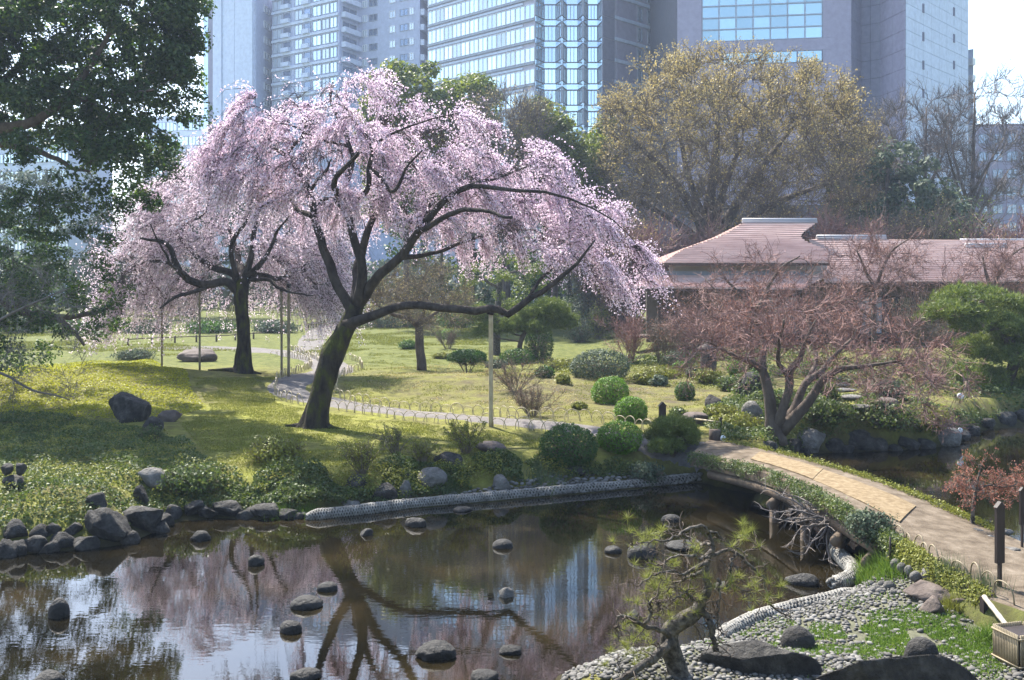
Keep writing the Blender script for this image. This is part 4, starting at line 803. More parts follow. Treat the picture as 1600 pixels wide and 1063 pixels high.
# ------------------------------------------------------------------ garden pines
def tufts(C, nn, L, w, g, up=.7):
    k = np.repeat(np.arange(len(C)), nn); D = unit(rdir(len(k), g) + np.array([0, 0, up])); return blades(C[k], D, L * g.uniform(.7, 1.15, len(k)), w, g)
def pad_pine(label, px, py, pads, trunk, seed, L=.13, dens=260, nm='pine_tree', mat='pine', Y=None):
    g = rs(seed); b = G(px, py); Y = float(b[1]) if Y is None else Y; X = (px - CX) * Y / F; b = np.array([X, Y, float(H(X, Y))])
    root = thing(nm, label, 'tree', b); s_ = Y / F
    T = limb([(x, y, 0, r_) for x, y, r_ in trunk], Y, 14, wob=.05); T[0, 2] = b[2] - .1; wood([T], 'trunk', M['bark_brown'], root, 8)
    C = []; Br = MB()
    for (x, y, w, h, dy) in pads:
        c = at(x, y, Y + dy); n = max(20, int(dens * w * h * s_ * s_ * 4)); d = rdir(n, g); d[:, 2] = np.abs(d[:, 2]) * np.where(g.random(n) < .8, 1, -.5)
        Q = c + d * np.array([w * s_ / 2, w * s_ / 2 * .9, h * s_ * .6]) * (g.uniform(.6, 1, n) ** .5)[:, None]
        ns = max(7, n // 16); Q = Q[:ns][g.integers(0, ns, n)] + g.normal(size=(n, 3)) * np.array([1, 1, .55]) * min(.16, .07 * w * s_ + .02); C.append(Q)
        i = np.argmin(np.linalg.norm(T[:, :3] - c, axis=1)); u = np.linspace(0, 1, 7)[:, None]; p0 = T[i, :3]
        Pl = p0 * (1 - u) + (c - [0, 0, h * s_ * .2]) * u; Pl[1:-1] += g.normal(size=(5, 3)) * .04; Br.tube(Pl, np.linspace(min(.06, T[i, 3] * .7), .015, 7), 5)
        m = 14; e = c + rdir(m, g) * np.array([w * s_ * .45, w * s_ * .4, h * s_ * .25]); tw = Pl[-1][None, None] * (1 - u[None]) + e[:, None] * u[None]; Br.tubes(tw, np.linspace(.015, .006, 7)[None].repeat(m, 0), 3)
    Br.build('branches', M['bark_brown'], root)
    C = np.concatenate(C); mb = MB(); mb.tris(tufts(C, 8, L, L * .13, g)); mb.build('needles', M[mat], root, False)
    return root
pad_pine('cloud pruned pine with rounded pads standing on the lawn', 815, 560, [(858, 488, 56, 34, 0), (830, 497, 40, 26, .4), (800, 512, 40, 30, -.3), (880, 505, 44, 30, .3), (745, 495, 60, 26, .5), (760, 520, 40, 24, -.4), (840, 515, 40, 22, -.5)], [(815, 562, .16), (812, 540, .14), (822, 515, .12), (838, 495, .08), (855, 485, .04)], 301, .17, 200, Y=55)
pad_pine('small dense pine at the corner where path meets bridge', 1052, 712, [(1052, 668, 62, 26, 0), (1032, 684, 40, 24, .3), (1072, 684, 44, 26, -.2), (1040, 702, 50, 22, -.4), (1078, 704, 40, 20, .3), (1055, 690, 60, 26, .4)], [(1052, 714, .09), (1050, 695, .07), (1056, 680, .05), (1052, 665, .03)], 302, .12, 420)
pad_pine('large spreading pine with layered pads beside the right pond', 1560, 640, [(1525, 468, 120, 30, 0), (1490, 488, 90, 28, -.8), (1570, 485, 90, 30, .5), (1545, 510, 110, 34, -.5), (1590, 520, 90, 40, 0), (1540, 548, 90, 34, .5), (1590, 565, 90, 40, -.6), (1510, 590, 80, 30, -.3), (1560, 600, 110, 40, 0), (1600, 610, 80, 40, .6), (1520, 625, 60, 26, -.5), (1570, 632, 90, 28, -.8), (1460, 500, 60, 20, -.3), (1640, 500, 90, 60, .5), (1640, 580, 90, 60, .3)],
         [(1580, 655, .3), (1570, 610, .26), (1585, 560, .22), (1560, 510, .16), (1535, 470, .06)], 303, .24, 80, Y=41)
# crooked old pine leaning over the pond in the foreground
def near_pine():
    Y = 11.8; g = rs(311); b = np.array([at(1075, 1110, Y)[0], Y, float(H(at(1075, 1110, Y)[0], Y)) - .05])
    root = thing('pine_tree', 'crooked old pine with bare twisting twigs leaning over the pond edge', 'tree', b)
    T = limb([(1080, 1120, 0, .17), (1068, 1075, 0, .16), (1056, 1040, .05, .15), (1044, 1010, .05, .15), (1047, 985, .05, .14), (1068, 970, .05, .125), (1086, 958, .1, .11), (1096, 940, .1, .08), (1106, 920, .1, .062), (1102, 902, .1, .05), (1106, 878, .1, .04), (1116, 856, .1, .03), (1106, 830, .1, .022)], Y, 40, wob=.03)
    T[:, 3] *= .78 + .12 * fbm(T[:, :3] * 6, 3, 2); T[0, 2] = min(T[0, 2], b[2]); wood([T], 'trunk', M['bark_pale'], root, 18)
    raw = [[(1050, 1000, 0, .06), (1030, 1020, -.2, .06), (1005, 1040, -.3, .05), (970, 1062, -.4, .045), (940, 1075, -.4, .03)],
     [(1048, 998, 0, .04), (1030, 985, -.2, .03), (1005, 978, -.3, .028), (985, 968, -.35, .022), (968, 962, -.4, .018), (962, 980, -.4, .014), (966, 1000, -.4, .008)],
     [(1005, 978, -.3, .022), (1016, 960, -.3, .02), (1014, 945, -.3, .016), (1022, 938, -.3, .012), (1030, 950, -.3, .008)],
     [(1090, 950, .1, .04), (1110, 970, 0, .04), (1118, 995, 0, .035), (1122, 1015, 0, .03)],
     [(1106, 878, .1, .03), (1085, 888, -.1, .022), (1065, 898, -.2, .018), (1045, 892, -.3, .014), (1020, 900, -.4, .01), (1000, 915, -.4, .007)],
     [(1108, 868, .1, .03), (1130, 862, .3, .024), (1150, 862, .4, .02), (1170, 882, .5, .018), (1190, 900, .5, .016), (1196, 920, .5, .014), (1204, 945, .5, .012), (1222, 955, .5, .01), (1236, 965, .5, .006)],
     [(1108, 832, .1, .024), (1095, 822, 0, .02), (1075, 826, -.1, .018), (1055, 838, -.2, .016), (1035, 846, -.3, .012), (1010, 848, -.3, .009), (985, 850, -.4, .006)],
     [(1112, 850, .1, .022), (1095, 850, .3, .018), (1075, 842, .5, .014), (1055, 832, .6, .009)],
     [(1104, 832, .1, .02), (1120, 834, .2, .018), (1135, 850, .3, .014), (1160, 860, .4, .01), (1180, 856, .4, .006)],
     [(1094, 942, .1, .025), (1080, 935, -.2, .02), (1070, 928, -.3, .014), (1050, 938, -.4, .008)], [(1120, 905, .1, .02), (1122, 930, 0, .014), (1120, 955, 0, .012), (1127, 985, 0, .007)],
     [(1106, 890, .1, .028), (1080, 900, .3, .02), (1050, 915, .5, .014), (1020, 930, .6, .008)], [(1112, 860, .1, .028), (1095, 872, -.2, .02), (1060, 868, -.4, .014), (1030, 880, -.5, .008)], [(1150, 862, .4, .02), (1140, 890, .2, .015), (1145, 915, .1, .01), (1175, 930, .1, .006)]]
    Ls = [limb(l, Y, 18, wob=.05) for l in raw]
    for l in Ls: l[1:-1, :3] += g.normal(size=(16, 3)) * .010
    wood(Ls, 'limb', M['bark_pale'], root, 6)
    Pm = np.stack([l[:, :3] for l in Ls]); st, tn = sample_on(Pm, 210, g, .2); tw = poly(st, tn + rdir(210, g) * 1.1, .26 * g.uniform(.4, 1.5, 210), 8, .45, (0, 0, .05), g)
    st2, tn2 = sample_on(tw, 320, g, .3); t2 = poly(st2, tn2 + rdir(320, g) * 1.0, .12 * g.uniform(.4, 1.4, 320), 6, .45, (0, 0, .05), g)
    mb = MB(); mb.tubes(tw, np.linspace(.008, .004, 8)[None].repeat(len(tw), 0), 4); mb.tubes(t2, np.linspace(.005, .0025, 6)[None].repeat(320, 0), 3); mb.build('twigs', M['bark_brown'], root)
    C = [at(x, y, Y + g.uniform(-.3, .4)) + g.normal(size=3) * .04 for x, y, n_ in [(1010, 840, 7), (985, 850, 4), (1035, 838, 4), (1170, 842, 6), (1150, 836, 5), (1000, 880, 4), (1020, 905, 5), (1055, 885, 5), (1040, 925, 8), (1060, 935, 7), (1015, 950, 5), (1030, 965, 5), (990, 945, 4), (980, 990, 6), (960, 1000, 4), (1005, 1000, 6), (985, 1025, 6), (1170, 905, 6), (1150, 915, 5), (1215, 920, 4), (1130, 915, 4), (1085, 860, 4), (1200, 940, 3), (1020, 1015, 4), (945, 1010, 3), (1075, 925, 5)] for _ in range(n_)]
    C = np.array(C) + g.normal(size=(len(C), 3)) * np.array([.10, .12, .06])
    mb = MB(); mb.tris(tufts(C, 40, .14, .0048, g, .6)); mb.build('needles', M['pine_near'], root, False)
near_pine()
# ------------------------------------------------------------------ rocks
def ico(n):
    bm = bmesh.new(); bmesh.ops.create_icosphere(bm, subdivisions=n, radius=1.0)
    V = np.array([v.co[:] for v in bm.verts]); T = np.array([[v.index for v in f.verts] for f in bm.faces]); bm.free(); return V, T
ICO = {n: ico(n) for n in (1, 2, 3, 4)}
def rock_verts(size, seed, ang=.5, sub=4, rough=.10):
    V, T = ICO[sub]; g = rs(seed); P = V.copy(); n = int(5 + ang * 10)
    for k in range(n):                               # cleaved faces
        d = rdir(1, g)[0]; c = g.uniform(.42, .86) if ang > .6 else (g.uniform(.55, .95) if ang > .05 else .95)
        h_ = P @ d; P = P - np.maximum(h_ - c, 0)[:, None] * d * (.92 * min(1, ang * 1.6))
    P = P * (1 + rough * fbm(V * 1.4 + seed * 3.3, 3, seed) + rough * .45 * fbm(V * 5 + seed, 3, seed + 1))[:, None]
    P = P / np.abs(P).max(0); return P * np.asarray(size) / 2, T
def rock(label, px, py, wpx, hpx, m='rock', ang=.5, seed=None, dep=.8, sink=.3, group=None, name='rock', tilt=0.0, rz=None, sub=None, water=False, Y=None):
    seed = seed if seed is not None else int(px * 7 + py * 13)
    wpx, hpx = (wpx * .86, hpx * .76) if water else (wpx, hpx)
    b = on(px, py, 0) if water else (G(px, py) if Y is None else np.array([(px - CX) * Y / F, Y, CAMZ - (py - HZ) * Y / F]))
    s_ = b[1] / F; w = wpx * s_; h = hpx * s_
    full = h / (1 - sink) if not water else h * 1.7
    P, T = rock_verts((w, w * dep, full), seed, ang, sub or (4 if wpx > 64 else (3 if wpx > 20 else 2)), .20 if ang > .2 else .08)
    R = np.array(Euler((tilt * .4, tilt, (rs(seed).uniform(-.35, .35) if rz is None else rz))).to_matrix()); P = P @ R.T
    zc = b[2] + h - P[:, 2].max()
    c = np.array([b[0], b[1] + w * dep * .35, zc])
    mb = MB(); mb.add(P + c, None, T); o = mb.build(name, M[m], loc=(c[0], c[1], b[2])); return tag(o, label, 'rock', group)
GW_ = 'rocks standing in the pond'
for lab, px, py, w, h, ang in [
 ('egg shaped upright dark stone standing alone in the pond', 88, 966, 38, 38, .1), ('dark boulder with a pointed top in the pond', 398, 884, 32, 20, .6), ('low dark boulder in the pond beside the rocky left bank', 310, 846, 38, 20, .5),
 ('large round black boulder in the pond between the reflections of trunk and tower', 680, 1032, 78, 30, .25), ('angular pale rock in the middle of the pond', 788, 934, 34, 18, .9), ('flat grey oval rock in the middle of the pond', 785, 857, 38, 16, .1),
 ('low rounded rock in the pond in front of the net stone roll', 648, 824, 40, 18, .5), ('small angular rock in the pond near the net stone roll', 570, 837, 30, 13, .7), ('dark nearly sunken rock against the long net stone roll', 722, 800, 40, 8, .3),
 ('smooth blue grey boulder in the pond by the bridge', 1050, 816, 38, 13, .05), ('long cracked rock in the water beside the curled net roll', 1258, 916, 62, 22, .5), ('small flat rock beside the dark boulder in front of the pine', 958, 865, 34, 13, .2),
 ('broad dark boulder in the pond behind the pine branches', 1006, 872, 64, 28, .3), ('long flat rock just behind the dark boulder by the pine', 1070, 860, 70, 14, .3), ('small rock half hidden by the pine needles', 1130, 920, 28, 13, .5), ('dark square rock in the water below the pine', 992, 972, 32, 22, .7),
 ('low mottled rock in the pond near the pebble beach', 798, 1024, 44, 16, .5)]:
    rock(lab, px, py, w, h, 'rock_wet' if 'pale' not in lab else 'rock_pale', ang, water=True)
for lab, px, py, w, h in [('smallest and lowest boulder of the three in a row in the pond', 510, 924, 40, 16), ('widest flat topped boulder of the three in a row in the pond', 476, 952, 60, 22), ('round boulder at the deep water end of the row of three in the pond', 452, 990, 42, 22)]:
    rock(lab, px, py, w, h, 'rock_wet', .12, water=True, group='boulders in a row in the pond')
for lab, px, py, w, h in [('low flat rock in open water beyond the row of three boulders', 474, 1064, 60, 18), ('rounded rock in open water nearest the egg shaped stone', 70, 1072, 56, 24), ('rounded rock in open water beside the mottled rock', 756, 1066, 54, 18)]:
    rock(lab, px, py, w, h, 'rock_wet', .3, water=True, group='rocks at the near side of the pond')
# left bank rocks
for lab, px, py, w, h, ang, m in [
 ('huge flat topped boulder at the water edge of the left bank', 152, 852, 98, 52, .8, 'rock'), ('wide flat boulder just right of the huge flat topped one', 222, 832, 74, 36, .8, 'rock'),
 ('big dark pyramid shaped rock on the yellow green mound', 190, 660, 76, 44, .7, 'rock'), ('low flat rock right of the dark pyramid rock', 262, 660, 40, 18, .7, 'rock_brown'), ('small dark rock below the pyramid rock', 236, 676, 32, 24, .6, 'rock'),
 ('grey boulder with a pale ridged top on the leafy bank', 237, 768, 54, 34, .7, 'rock_pale'), ('dark slab leaning in the leaves above the flat boulder', 148, 796, 36, 24, .8, 'rock'), ('pointed dark rock above the wide flat boulder', 218, 786, 26, 26, .8, 'rock'),
 ('squat rock between the wide flat boulder and the shore ledge', 268, 812, 28, 22, .6, 'rock'), ('blocky rock at the start of the shore ledge', 298, 808, 40, 24, .7, 'rock'), ('long low ledge rock on the left shore', 352, 810, 66, 24, .7, 'rock'), ('long ledge rock with grass beside it on the shore', 410, 812, 66, 22, .7, 'rock'),
 ('long brown flat rock lying under the smaller cherry', 303, 566, 66, 20, .4, 'rock_brown')]:
    rock(lab, px, py, w, h, m, ang)
for px, py, w, h in [(18, 845, 48, 30), (62, 845, 40, 24), (92, 862, 52, 26), (48, 868, 44, 26), (5, 880, 34, 34), (110, 838, 30, 20), (76, 838, 34, 18), (-20, 850, 40, 30)]:
    rock('dark block in the low stacked stone edge of the left bank', px, py, w, h, 'rock', .75, group='stacked edge stones of the left bank')
for px, py, w, h in [(1205, 708, 34, 18), (1305, 706, 36, 20), (1375, 704, 34, 18), (1448, 703, 34, 16), (1505, 690, 30, 18), (1522, 682, 28, 16), (1545, 672, 30, 18), (1600, 660, 34, 20), (1260, 712, 28, 12), (1325, 710, 26, 12), (1400, 707, 30, 12)]:
    rock('weathered edge stone in the rocky rim of the right pond', px, py, w, h, 'rock', .6, group='edge stones of the right pond')
for px, py, w, h in [(128, 864, 44, 22), (200, 852, 40, 20), (245, 836, 34, 18), (255, 822, 30, 18), (320, 814, 36, 20), (380, 815, 34, 16), (445, 815, 40, 16), (468, 813, 26, 10), (75, 868, 36, 20), (25, 872, 40, 24)]:
    rock('low dark stone at the waterline of the left shore', px, py, w, h, 'rock', .7, group='waterline stones of the left shore')
st_ = G(22, 765)
for lab, dx, dz, sz in [('lower stone of the small stacked pile in the left bank leaves', 0, 0, (.55, .45, .36)), ('round capped stone on top of the small stacked pile', -.16, .34, (.28, .28, .30)), ('square capped stone on top of the small stacked pile', .14, .34, (.24, .26, .32))]:
    P, T = rock_verts(sz, int(dz * 90 + dx * 50 + 40), .5, 3, .06); mb = MB(); c = st_ + [dx, 0, dz + sz[2] / 2 - .04]; mb.add(P + c, None, T); tag(mb.build('rock', M['rock'], loc=c - [0, 0, sz[2] / 2]), lab, 'rock', 'small stacked stones')
# far shore rocks
for lab, px, py, w, h, ang, m in [
 ('triangular rock on the far bank above the start of the net roll', 598, 786, 46, 28, .9, 'rock'), ('dark rounded rock left of the triangular bank rock', 553, 770, 38, 26, .5, 'rock'), ('upright rock right of the triangular bank rock', 633, 780, 24, 28, .7, 'rock_pale'),
 ('smooth large boulder leaning on the far bank', 675, 766, 48, 32, .4, 'rock_pale'), ('round grey stone at the edge of the white pebbles', 783, 766, 30, 22, .3, 'rock_pale'), ('dark low boulder behind the smooth leaning boulder', 700, 735, 52, 26, .6, 'rock'),
 ('small rock above the upright bank rock', 636, 757, 20, 15, .5, 'rock'), ('low flat rock at the end of the moss lawn by the pond', 770, 708, 60, 14, .5, 'rock_brown'), ('small flat stone beside the net roll start', 545, 793, 34, 10, .4, 'rock_pale'), ('grey rock among reeds behind the pebble shore', 900, 745, 46, 16, .5, 'rock'),
 ('pale rounded boulder left of the maple trunk', 1176, 662, 36, 34, .5, 'rock_pale'), ('dark mossy rock left of the pale rounded boulder', 1118, 642, 30, 24, .5, 'rock'), ('low flat rock beside the small rail fence', 1085, 664, 52, 18, .6, 'rock_brown'),
 ('big grey boulder at the right pond edge below the maple', 1270, 704, 66, 34, .6, 'rock_pale'), ('broad boulder on the right pond bank', 1345, 702, 66, 28, .6, 'rock'), ('rounded boulder at the corner of the right pond bank', 1482, 698, 52, 30, .4, 'rock_pale'), ('low dark rock left of the corner boulder', 1420, 702, 46, 20, .6, 'rock'),
 ('rock at the right pond edge below the large pine', 1575, 665, 40, 20, .5, 'rock'), ('dark rock at the foot of the maple', 1238, 706, 40, 18, .6, 'rock'), ('flat topped brown rock beside the stone steps', 1385, 645, 46, 22, .6, 'rock_brown'), ('tall dark boulder behind the maple trunk', 1180, 622, 50, 40, .5, 'rock'),
 ('broad flat brown rock beside the rushes', 1468, 944, 92, 26, .7, 'rock_brown'), ('purplish angular rock below the flat brown rock', 1462, 962, 42, 28, .8, 'rock_brown'), ('angular rock behind the bamboo rail', 1520, 962, 50, 26, .7, 'rock_brown'), ('big dark rock at the foot of the tall sign post', 1574, 960, 64, 34, .7, 'rock')]:
    rock(lab, px, py, w, h, m, ang)
for px, py, w, h in [(1490, 808, 22, 10), (1503, 818, 26, 10), (1530, 838, 26, 10), (1548, 846, 24, 8), (1572, 838, 30, 10), (1585, 866, 32, 8), (1470, 795, 22, 8)]:
    rock('flat stone edging the far side of the causeway', px, py, w, h, 'rock_pale', .5, Y=float(on(px, py, .80)[1]), group='flat edging stones of the causeway')
# foreground stones on the pebble beach
rock('smooth dark boulder lying on the pebble beach', 1252, 1018, 56, 34, 'rock', .2, seed=91)
rock('dark rounded boulder behind the large slab at the beach edge', 1446, 1042, 54, 40, 'rock', .3, seed=92)
rock('large rock at the pond edge behind the crooked pine', 922, 1036, 84, 38, 'rock', .6, seed=93)
def slab(label, x0, x1, ytop, Y, seed):
    cx = (x0 + x1) / 2; w = (x1 - x0) * Y / F; zt = CAMZ - (ytop - HZ) * Y / F; X = (cx - CX) * Y / F; zb = float(H(X, Y)) - .25; h = zt - zb
    P, T = rock_verts((w, .5, h * 1.5), seed, .75, 4, .12); P[:, 2] += .03 * fbm(P * 3, 3, seed) ; c = np.array([X, Y, zt - P[:, 2].max()])
    mb = MB(); mb.add(P + c, None, T); tag(mb.build('rock', M['rock'], loc=(X, Y, zb + .25)), label, 'rock')
slab('large dark standing slab with a rounded top beside the crooked pine', 1074, 1284, 1006, 12.3, 95)
slab('widest dark standing slab at the near edge of the pebble beach', 1240, 1530, 1024, 12.0, 97)

# ------------------------------------------------------------------ pebbles
def pebble_mesh(seed, sub=2):
    P, T = rock_verts((1, .72, .5), seed, .12, sub, .05); me = raw_mesh('pebble', P, np.zeros((0, 4), int), T, True); me.materials.append(M['pebble']); return me
PEB = [pebble_mesh(500 + i) for i in range(10)]
PEBV = [rock_verts((1, .72, .5), 500 + i, .12, 1, .05) for i in range(10)]
beach_poly = W0([(1345, 928), (1400, 912), (1480, 935), (1530, 975), (1575, 1010), (1640, 1040), (1700, 1100)]); beach_poly = np.vstack([beach_poly, [[8.0, 11.3], [.9, 11.6]], W0([(880, 1060), (1000, 1030), (1125, 1000), (1200, 965), (1300, 933)])])
def beach_sheet():
    x0, y0 = beach_poly.min(0); x1, y1 = beach_poly.max(0); xa = np.arange(x0 - .2, x1 + .2, .12); ya = np.arange(y0 - .2, y1 + .2, .12); X, Y = np.meshgrid(xa, ya); d = poly_sd(beach_poly, X, Y)
    Z = H(X, Y) + .03 * sm(-d / .25) - .015; A = np.stack([X, Y, Z], -1); i = np.arange(X.size).reshape(X.shape); q = np.stack([i[:-1, :-1], i[:-1, 1:], i[1:, 1:], i[1:, :-1]], -1).reshape(-1, 4)
    q = q[(d.ravel()[q] < .02).all(1)]; mb = MB(); mb.add(A.reshape(-1, 3), q); return mb
M['beach_soil'] = nmat('damp_gravel_bed', [(.3, (.06, .06, .045)), (.55, (.11, .11, .07)), (.8, (.17, .165, .12))], 6, 7, .95, .6, 50, .1)
beach = beach_sheet().build('pebble_beach', M['beach_soil']); tag(beach, kind='structure')
g = rs(601); cand = np.stack([g.uniform(beach_poly[:, 0].min(), beach_poly[:, 0].max(), 42000), g.uniform(11.6, beach_poly[:, 1].max(), 42000)], 1)
cand = cand[poly_sd(beach_poly, cand[:, 0], cand[:, 1]) < -.03]
# throw out crowded candidates (simple dart throwing on a grid)
def darts(c, r):
    cell = {}; keep = []
    for i, (x, y) in enumerate(c):
        kx, ky = int(x // r), int(y // r); ok = True
        for dx in (-1, 0, 1):
            for dy in (-1, 0, 1):
                for j in cell.get((kx + dx, ky + dy), ()):
                    if (c[j, 0] - x) ** 2 + (c[j, 1] - y) ** 2 < r * r: ok = False; break
                if not ok: break
            if not ok: break
        if ok: cell.setdefault((kx, ky), []).append(i); keep.append(i)
    return c[keep]
pk = darts(cand, .058)
# moss creeps over the middle of the beach: fewer stones stay visible there
mossy = np.exp(-(((pk[:, 0] - 6.0) / 1.6) ** 2 + ((pk[:, 1] - 14.2) / .75) ** 2)); pk = pk[g.random(len(pk)) > mossy * .72]
sz = .045 + .075 * g.random(len(pk)) ** 1.7 * (1 + .5 * (g.random(len(pk)) > .93)); vis = sz / pk[:, 1] * ((np.abs(pk[:, 0] / pk[:, 1]) < .53) & (pk[:, 1] > 12.6)); order = np.argsort(-vis)
def pebble_at(mb, x, y, z, s, g_, k): 
    V, T = PEBV[k % 10]; R = np.array(Euler((g_.uniform(-.25, .25), g_.uniform(-.25, .25), g_.uniform(0, 6.28))).to_matrix()); mb.add(V * s @ R.T + [x, y, z], None, T)
for i in order[:300]:
    x, y = pk[i]; o = piece('pebble', PEB[i % 10], beach, (x, y, float(H(x, y)) + .035), (g.uniform(-.2, .2), g.uniform(-.2, .2), g.uniform(0, 6.28)), (sz[i],) * 3)
mb = MB()
for i in order[300:]: x, y = pk[i]; pebble_at(mb, x, y, float(H(x, y)) + .03, sz[i], g, i)
tag(mb.build('pebbles', M['pebble'], beach), kind='stuff')
# white pebble shore behind the long net roll
mb = MB(); c0 = np.array([G(x, y)[:2] for x, y in [(700, 775), (860, 745), (1000, 742), (1095, 742), (1095, 752), (900, 772), (720, 786)]])
cand = np.stack([g.uniform(c0[:, 0].min(), c0[:, 0].max(), 9000), g.uniform(c0[:, 1].min(), c0[:, 1].max(), 9000)], 1); cand = cand[poly_sd(c0, cand[:, 0], cand[:, 1]) < 0]; cand = darts(cand, .10)
for i, (x, y) in enumerate(cand): pebble_at(mb, x, y, float(H(x, y)) + .03, g.uniform(.11, .19), g, i)
tag(mb.build('shore_pebbles', M['pebble']), 'white pebbles heaped along the far shore behind the net roll', 'pebbles', kind='stuff')
# border of rounded stones beside the hoop edging on the causeway
for i, (px, py, w) in enumerate([(1373, 848, 20), (1384, 856, 16), (1390, 866, 18), (1394, 877, 16), (1402, 887, 18), (1412, 893, 18), (1424, 897, 18), (1434, 893, 16), (1446, 900, 24), (1457, 908, 30), (1432, 906, 18), (1378, 840, 14)]):
    rock('rounded pale cobble in the border row beside the grass clump', px, py, w, w * .7, 'rock_pale', .15, Y=float(on(px, py, .66)[1]), seed=700 + i, group='cobbles bordering the causeway', name='cobble', sub=3)
for i, (px, py, w) in enumerate([(1362, 918, 16), (1372, 924, 14), (1380, 918, 16), (1392, 922, 20), (1378, 930, 16), (1364, 928, 14), (1398, 930, 14)]):
    rock('white cobble in the little heap at the water corner of the beach', px, py, w, w * .6, 'rock_pale', .1, seed=720 + i, group='cobbles heaped at the beach corner', name='cobble', sub=3)

# ------------------------------------------------------------------ net rolls filled with stones
M['net'] = nmat('bleached_bamboo_net', [(.3, (.12, .112, .095)), (.5, (.21, .20, .175)), (.7, (.32, .305, .275))], 5, 4, .7, .2, 30)
def net_roll(label, pts, r, zoff=.0, dens=1.0, seed=1, on_ground=False, nm='net'):
    C = np.array([np.r_[(G(x, y) if on_ground else on(x, y, 0.0))[:2], 0] for x, y in pts]); C[:, 2] = [(max(0.0, float(H(x, y))) if on_ground else 0) + r * .55 + zoff for x, y in C[:, :2]]
    L = np.sum(np.linalg.norm(np.diff(C, axis=0), axis=1)); n = max(16, int(L / .16)); C = ctrl(C, n); g = rs(seed)
    root = thing('stone_filled_net_roll', label, 'stone roll', C[n // 2] - [0, 0, r])
    T = unit(np.gradient(C, axis=0)); A = unit(np.cross(T, [0, 0, 1.])); B = np.cross(A, T)
    rr = r * (1 + .20 * fbm(C * 1.3, 3, seed)); te = .35 + .65 * sm(np.minimum(np.arange(n), n - 1 - np.arange(n)) * L / (n - 1) / .3); rr = rr * te
    mb = MB(); mb.tube(C, rr * .80, 12); mb.build('core', M['rock'], root)
    mb = MB(); m = int(L * 75 * dens * (r / .17))
    for k in range(m):
        t = g.uniform(0, n - 1.01); i = int(t); f = t - i; a = g.uniform(-.5, 3.64); c = C[i] * (1 - f) + C[i + 1] * f; q = c + (A[i] * np.cos(a) + B[i] * np.sin(a)) * rr[i] * .86
        V, Tt = PEBV[k % 10]; R = np.array(Euler((g.uniform(0, 6), g.uniform(0, 6), g.uniform(0, 6))).to_matrix()); mb.add(V * g.uniform(.08, .13) @ R.T + q, None, Tt)
    tag(mb.build('stones', M['pebble'], root), kind='stuff')
    mb = MB(); turns = L / (r * 3.6); u = np.linspace(0, 1, int(L / .035)); Cc = np.stack([np.interp(u, np.linspace(0, 1, n), C[:, j]) for j in range(3)], 1); Aa = np.stack([np.interp(u, np.linspace(0, 1, n), A[:, j]) for j in range(3)], 1); Bb = np.stack([np.interp(u, np.linspace(0, 1, n), B[:, j]) for j in range(3)], 1)
    for s_ in (-1, 1):
        for k in range(6):
            a = s_ * u * turns * 6.283 + k * 6.283 / 6; mb.tube(Cc + (Aa * np.cos(a)[:, None] + Bb * np.sin(a)[:, None]) * (np.interp(u, np.linspace(0, 1, n), rr) * 1.05)[:, None], .017, 4)
    tag(mb.build('net', M[nm], root), kind='stuff')
net_roll('long straight net roll of stones along the far shore', [(478, 812), (560, 803), (640, 793), (720, 786), (800, 779), (900, 770), (1000, 761), (1108, 750)], .135, -.01, 1, 801)
net_roll('curled S shaped net roll of stones in the water by the grass clump', [(1326, 848), (1310, 855), (1307, 869), (1318, 884), (1332, 899), (1331, 911), (1315, 921), (1298, 925)], .13, .05, 1.1, 802)
net_roll('flattened net roll of stones edging the pebble beach', [(1340, 930), (1290, 945), (1230, 960), (1180, 975), (1140, 995), (1118, 1012)], .12, .0, 1.1, 803)
net_roll('short net roll of stones at the near corner of the beach', [(1030, 1030), (985, 1042), (930, 1058), (880, 1075)], .12, .0, 1.1, 804)

# ------------------------------------------------------------------ bent bamboo hoop edging
def hoop_mesh(w, h, r=.013, m='bamboo'):
    a = np.linspace(0, np.pi, 15); P = np.stack([np.cos(a) * w / 2, np.zeros(15), h * np.sin(a) ** .75 * 1.0], 1); P = np.vstack([[w / 2, 0, -.12], P, [-w / 2, 0, -.12]])
    mb = MB(); mb.tube(P, r, 6); me = mb.mesh('hoop'); me.materials.append(M[m]); return me
HOOP = hoop_mesh(.52, .36); HOOPN = hoop_mesh(.36, .27, .012, 'bamboo_old')
def hoop_fence(label, pts, me=HOOP, step=.42, z=None):
    C = np.array([G(x, y) for x, y in pts]) if z is None else np.array(pts); C = ctrl(C, 200); d = np.r_[0, np.cumsum(np.linalg.norm(np.diff(C[:, :2], axis=0), axis=1))]
    t = np.arange(0, d[-1], step); X = np.interp(t, d, C[:, 0]); Y = np.interp(t, d, C[:, 1]); r = random.Random(len(t))
    root = thing('hoop_fence', label, 'fence', (X[0], Y[0], float(H(X[0], Y[0]))), 'bent bamboo hoop edgings')
    for i in range(len(t)):
        j = min(i + 1, len(t) - 1); k = max(j - 1, 0); zz = float(H(X[i], Y[i])) if z is None else np.interp(t[i], d, C[:, 2])
        piece('hoop', me, root, (X[i], Y[i], zz), (r.uniform(-.22, .22), r.uniform(-.12, .12), math.atan2(Y[j] - Y[k], X[j] - X[k]) + r.uniform(-.12, .12)), (r.uniform(.88, 1.1), 1, r.uniform(.75, 1.15)))
    return root
hoop_fence('row of bent bamboo hoops between the path and the moss under the cherry', [(522, 641), (575, 648), (620, 655), (670, 660), (715, 664), (788, 669), (835, 673), (880, 676)])
hoop_fence('row of bent bamboo hoops between the path and the lawn slope', [(527, 622), (570, 634), (640, 641), (700, 645), (760, 650), (820, 655), (880, 658), (930, 660), (990, 668), (1022, 675)])
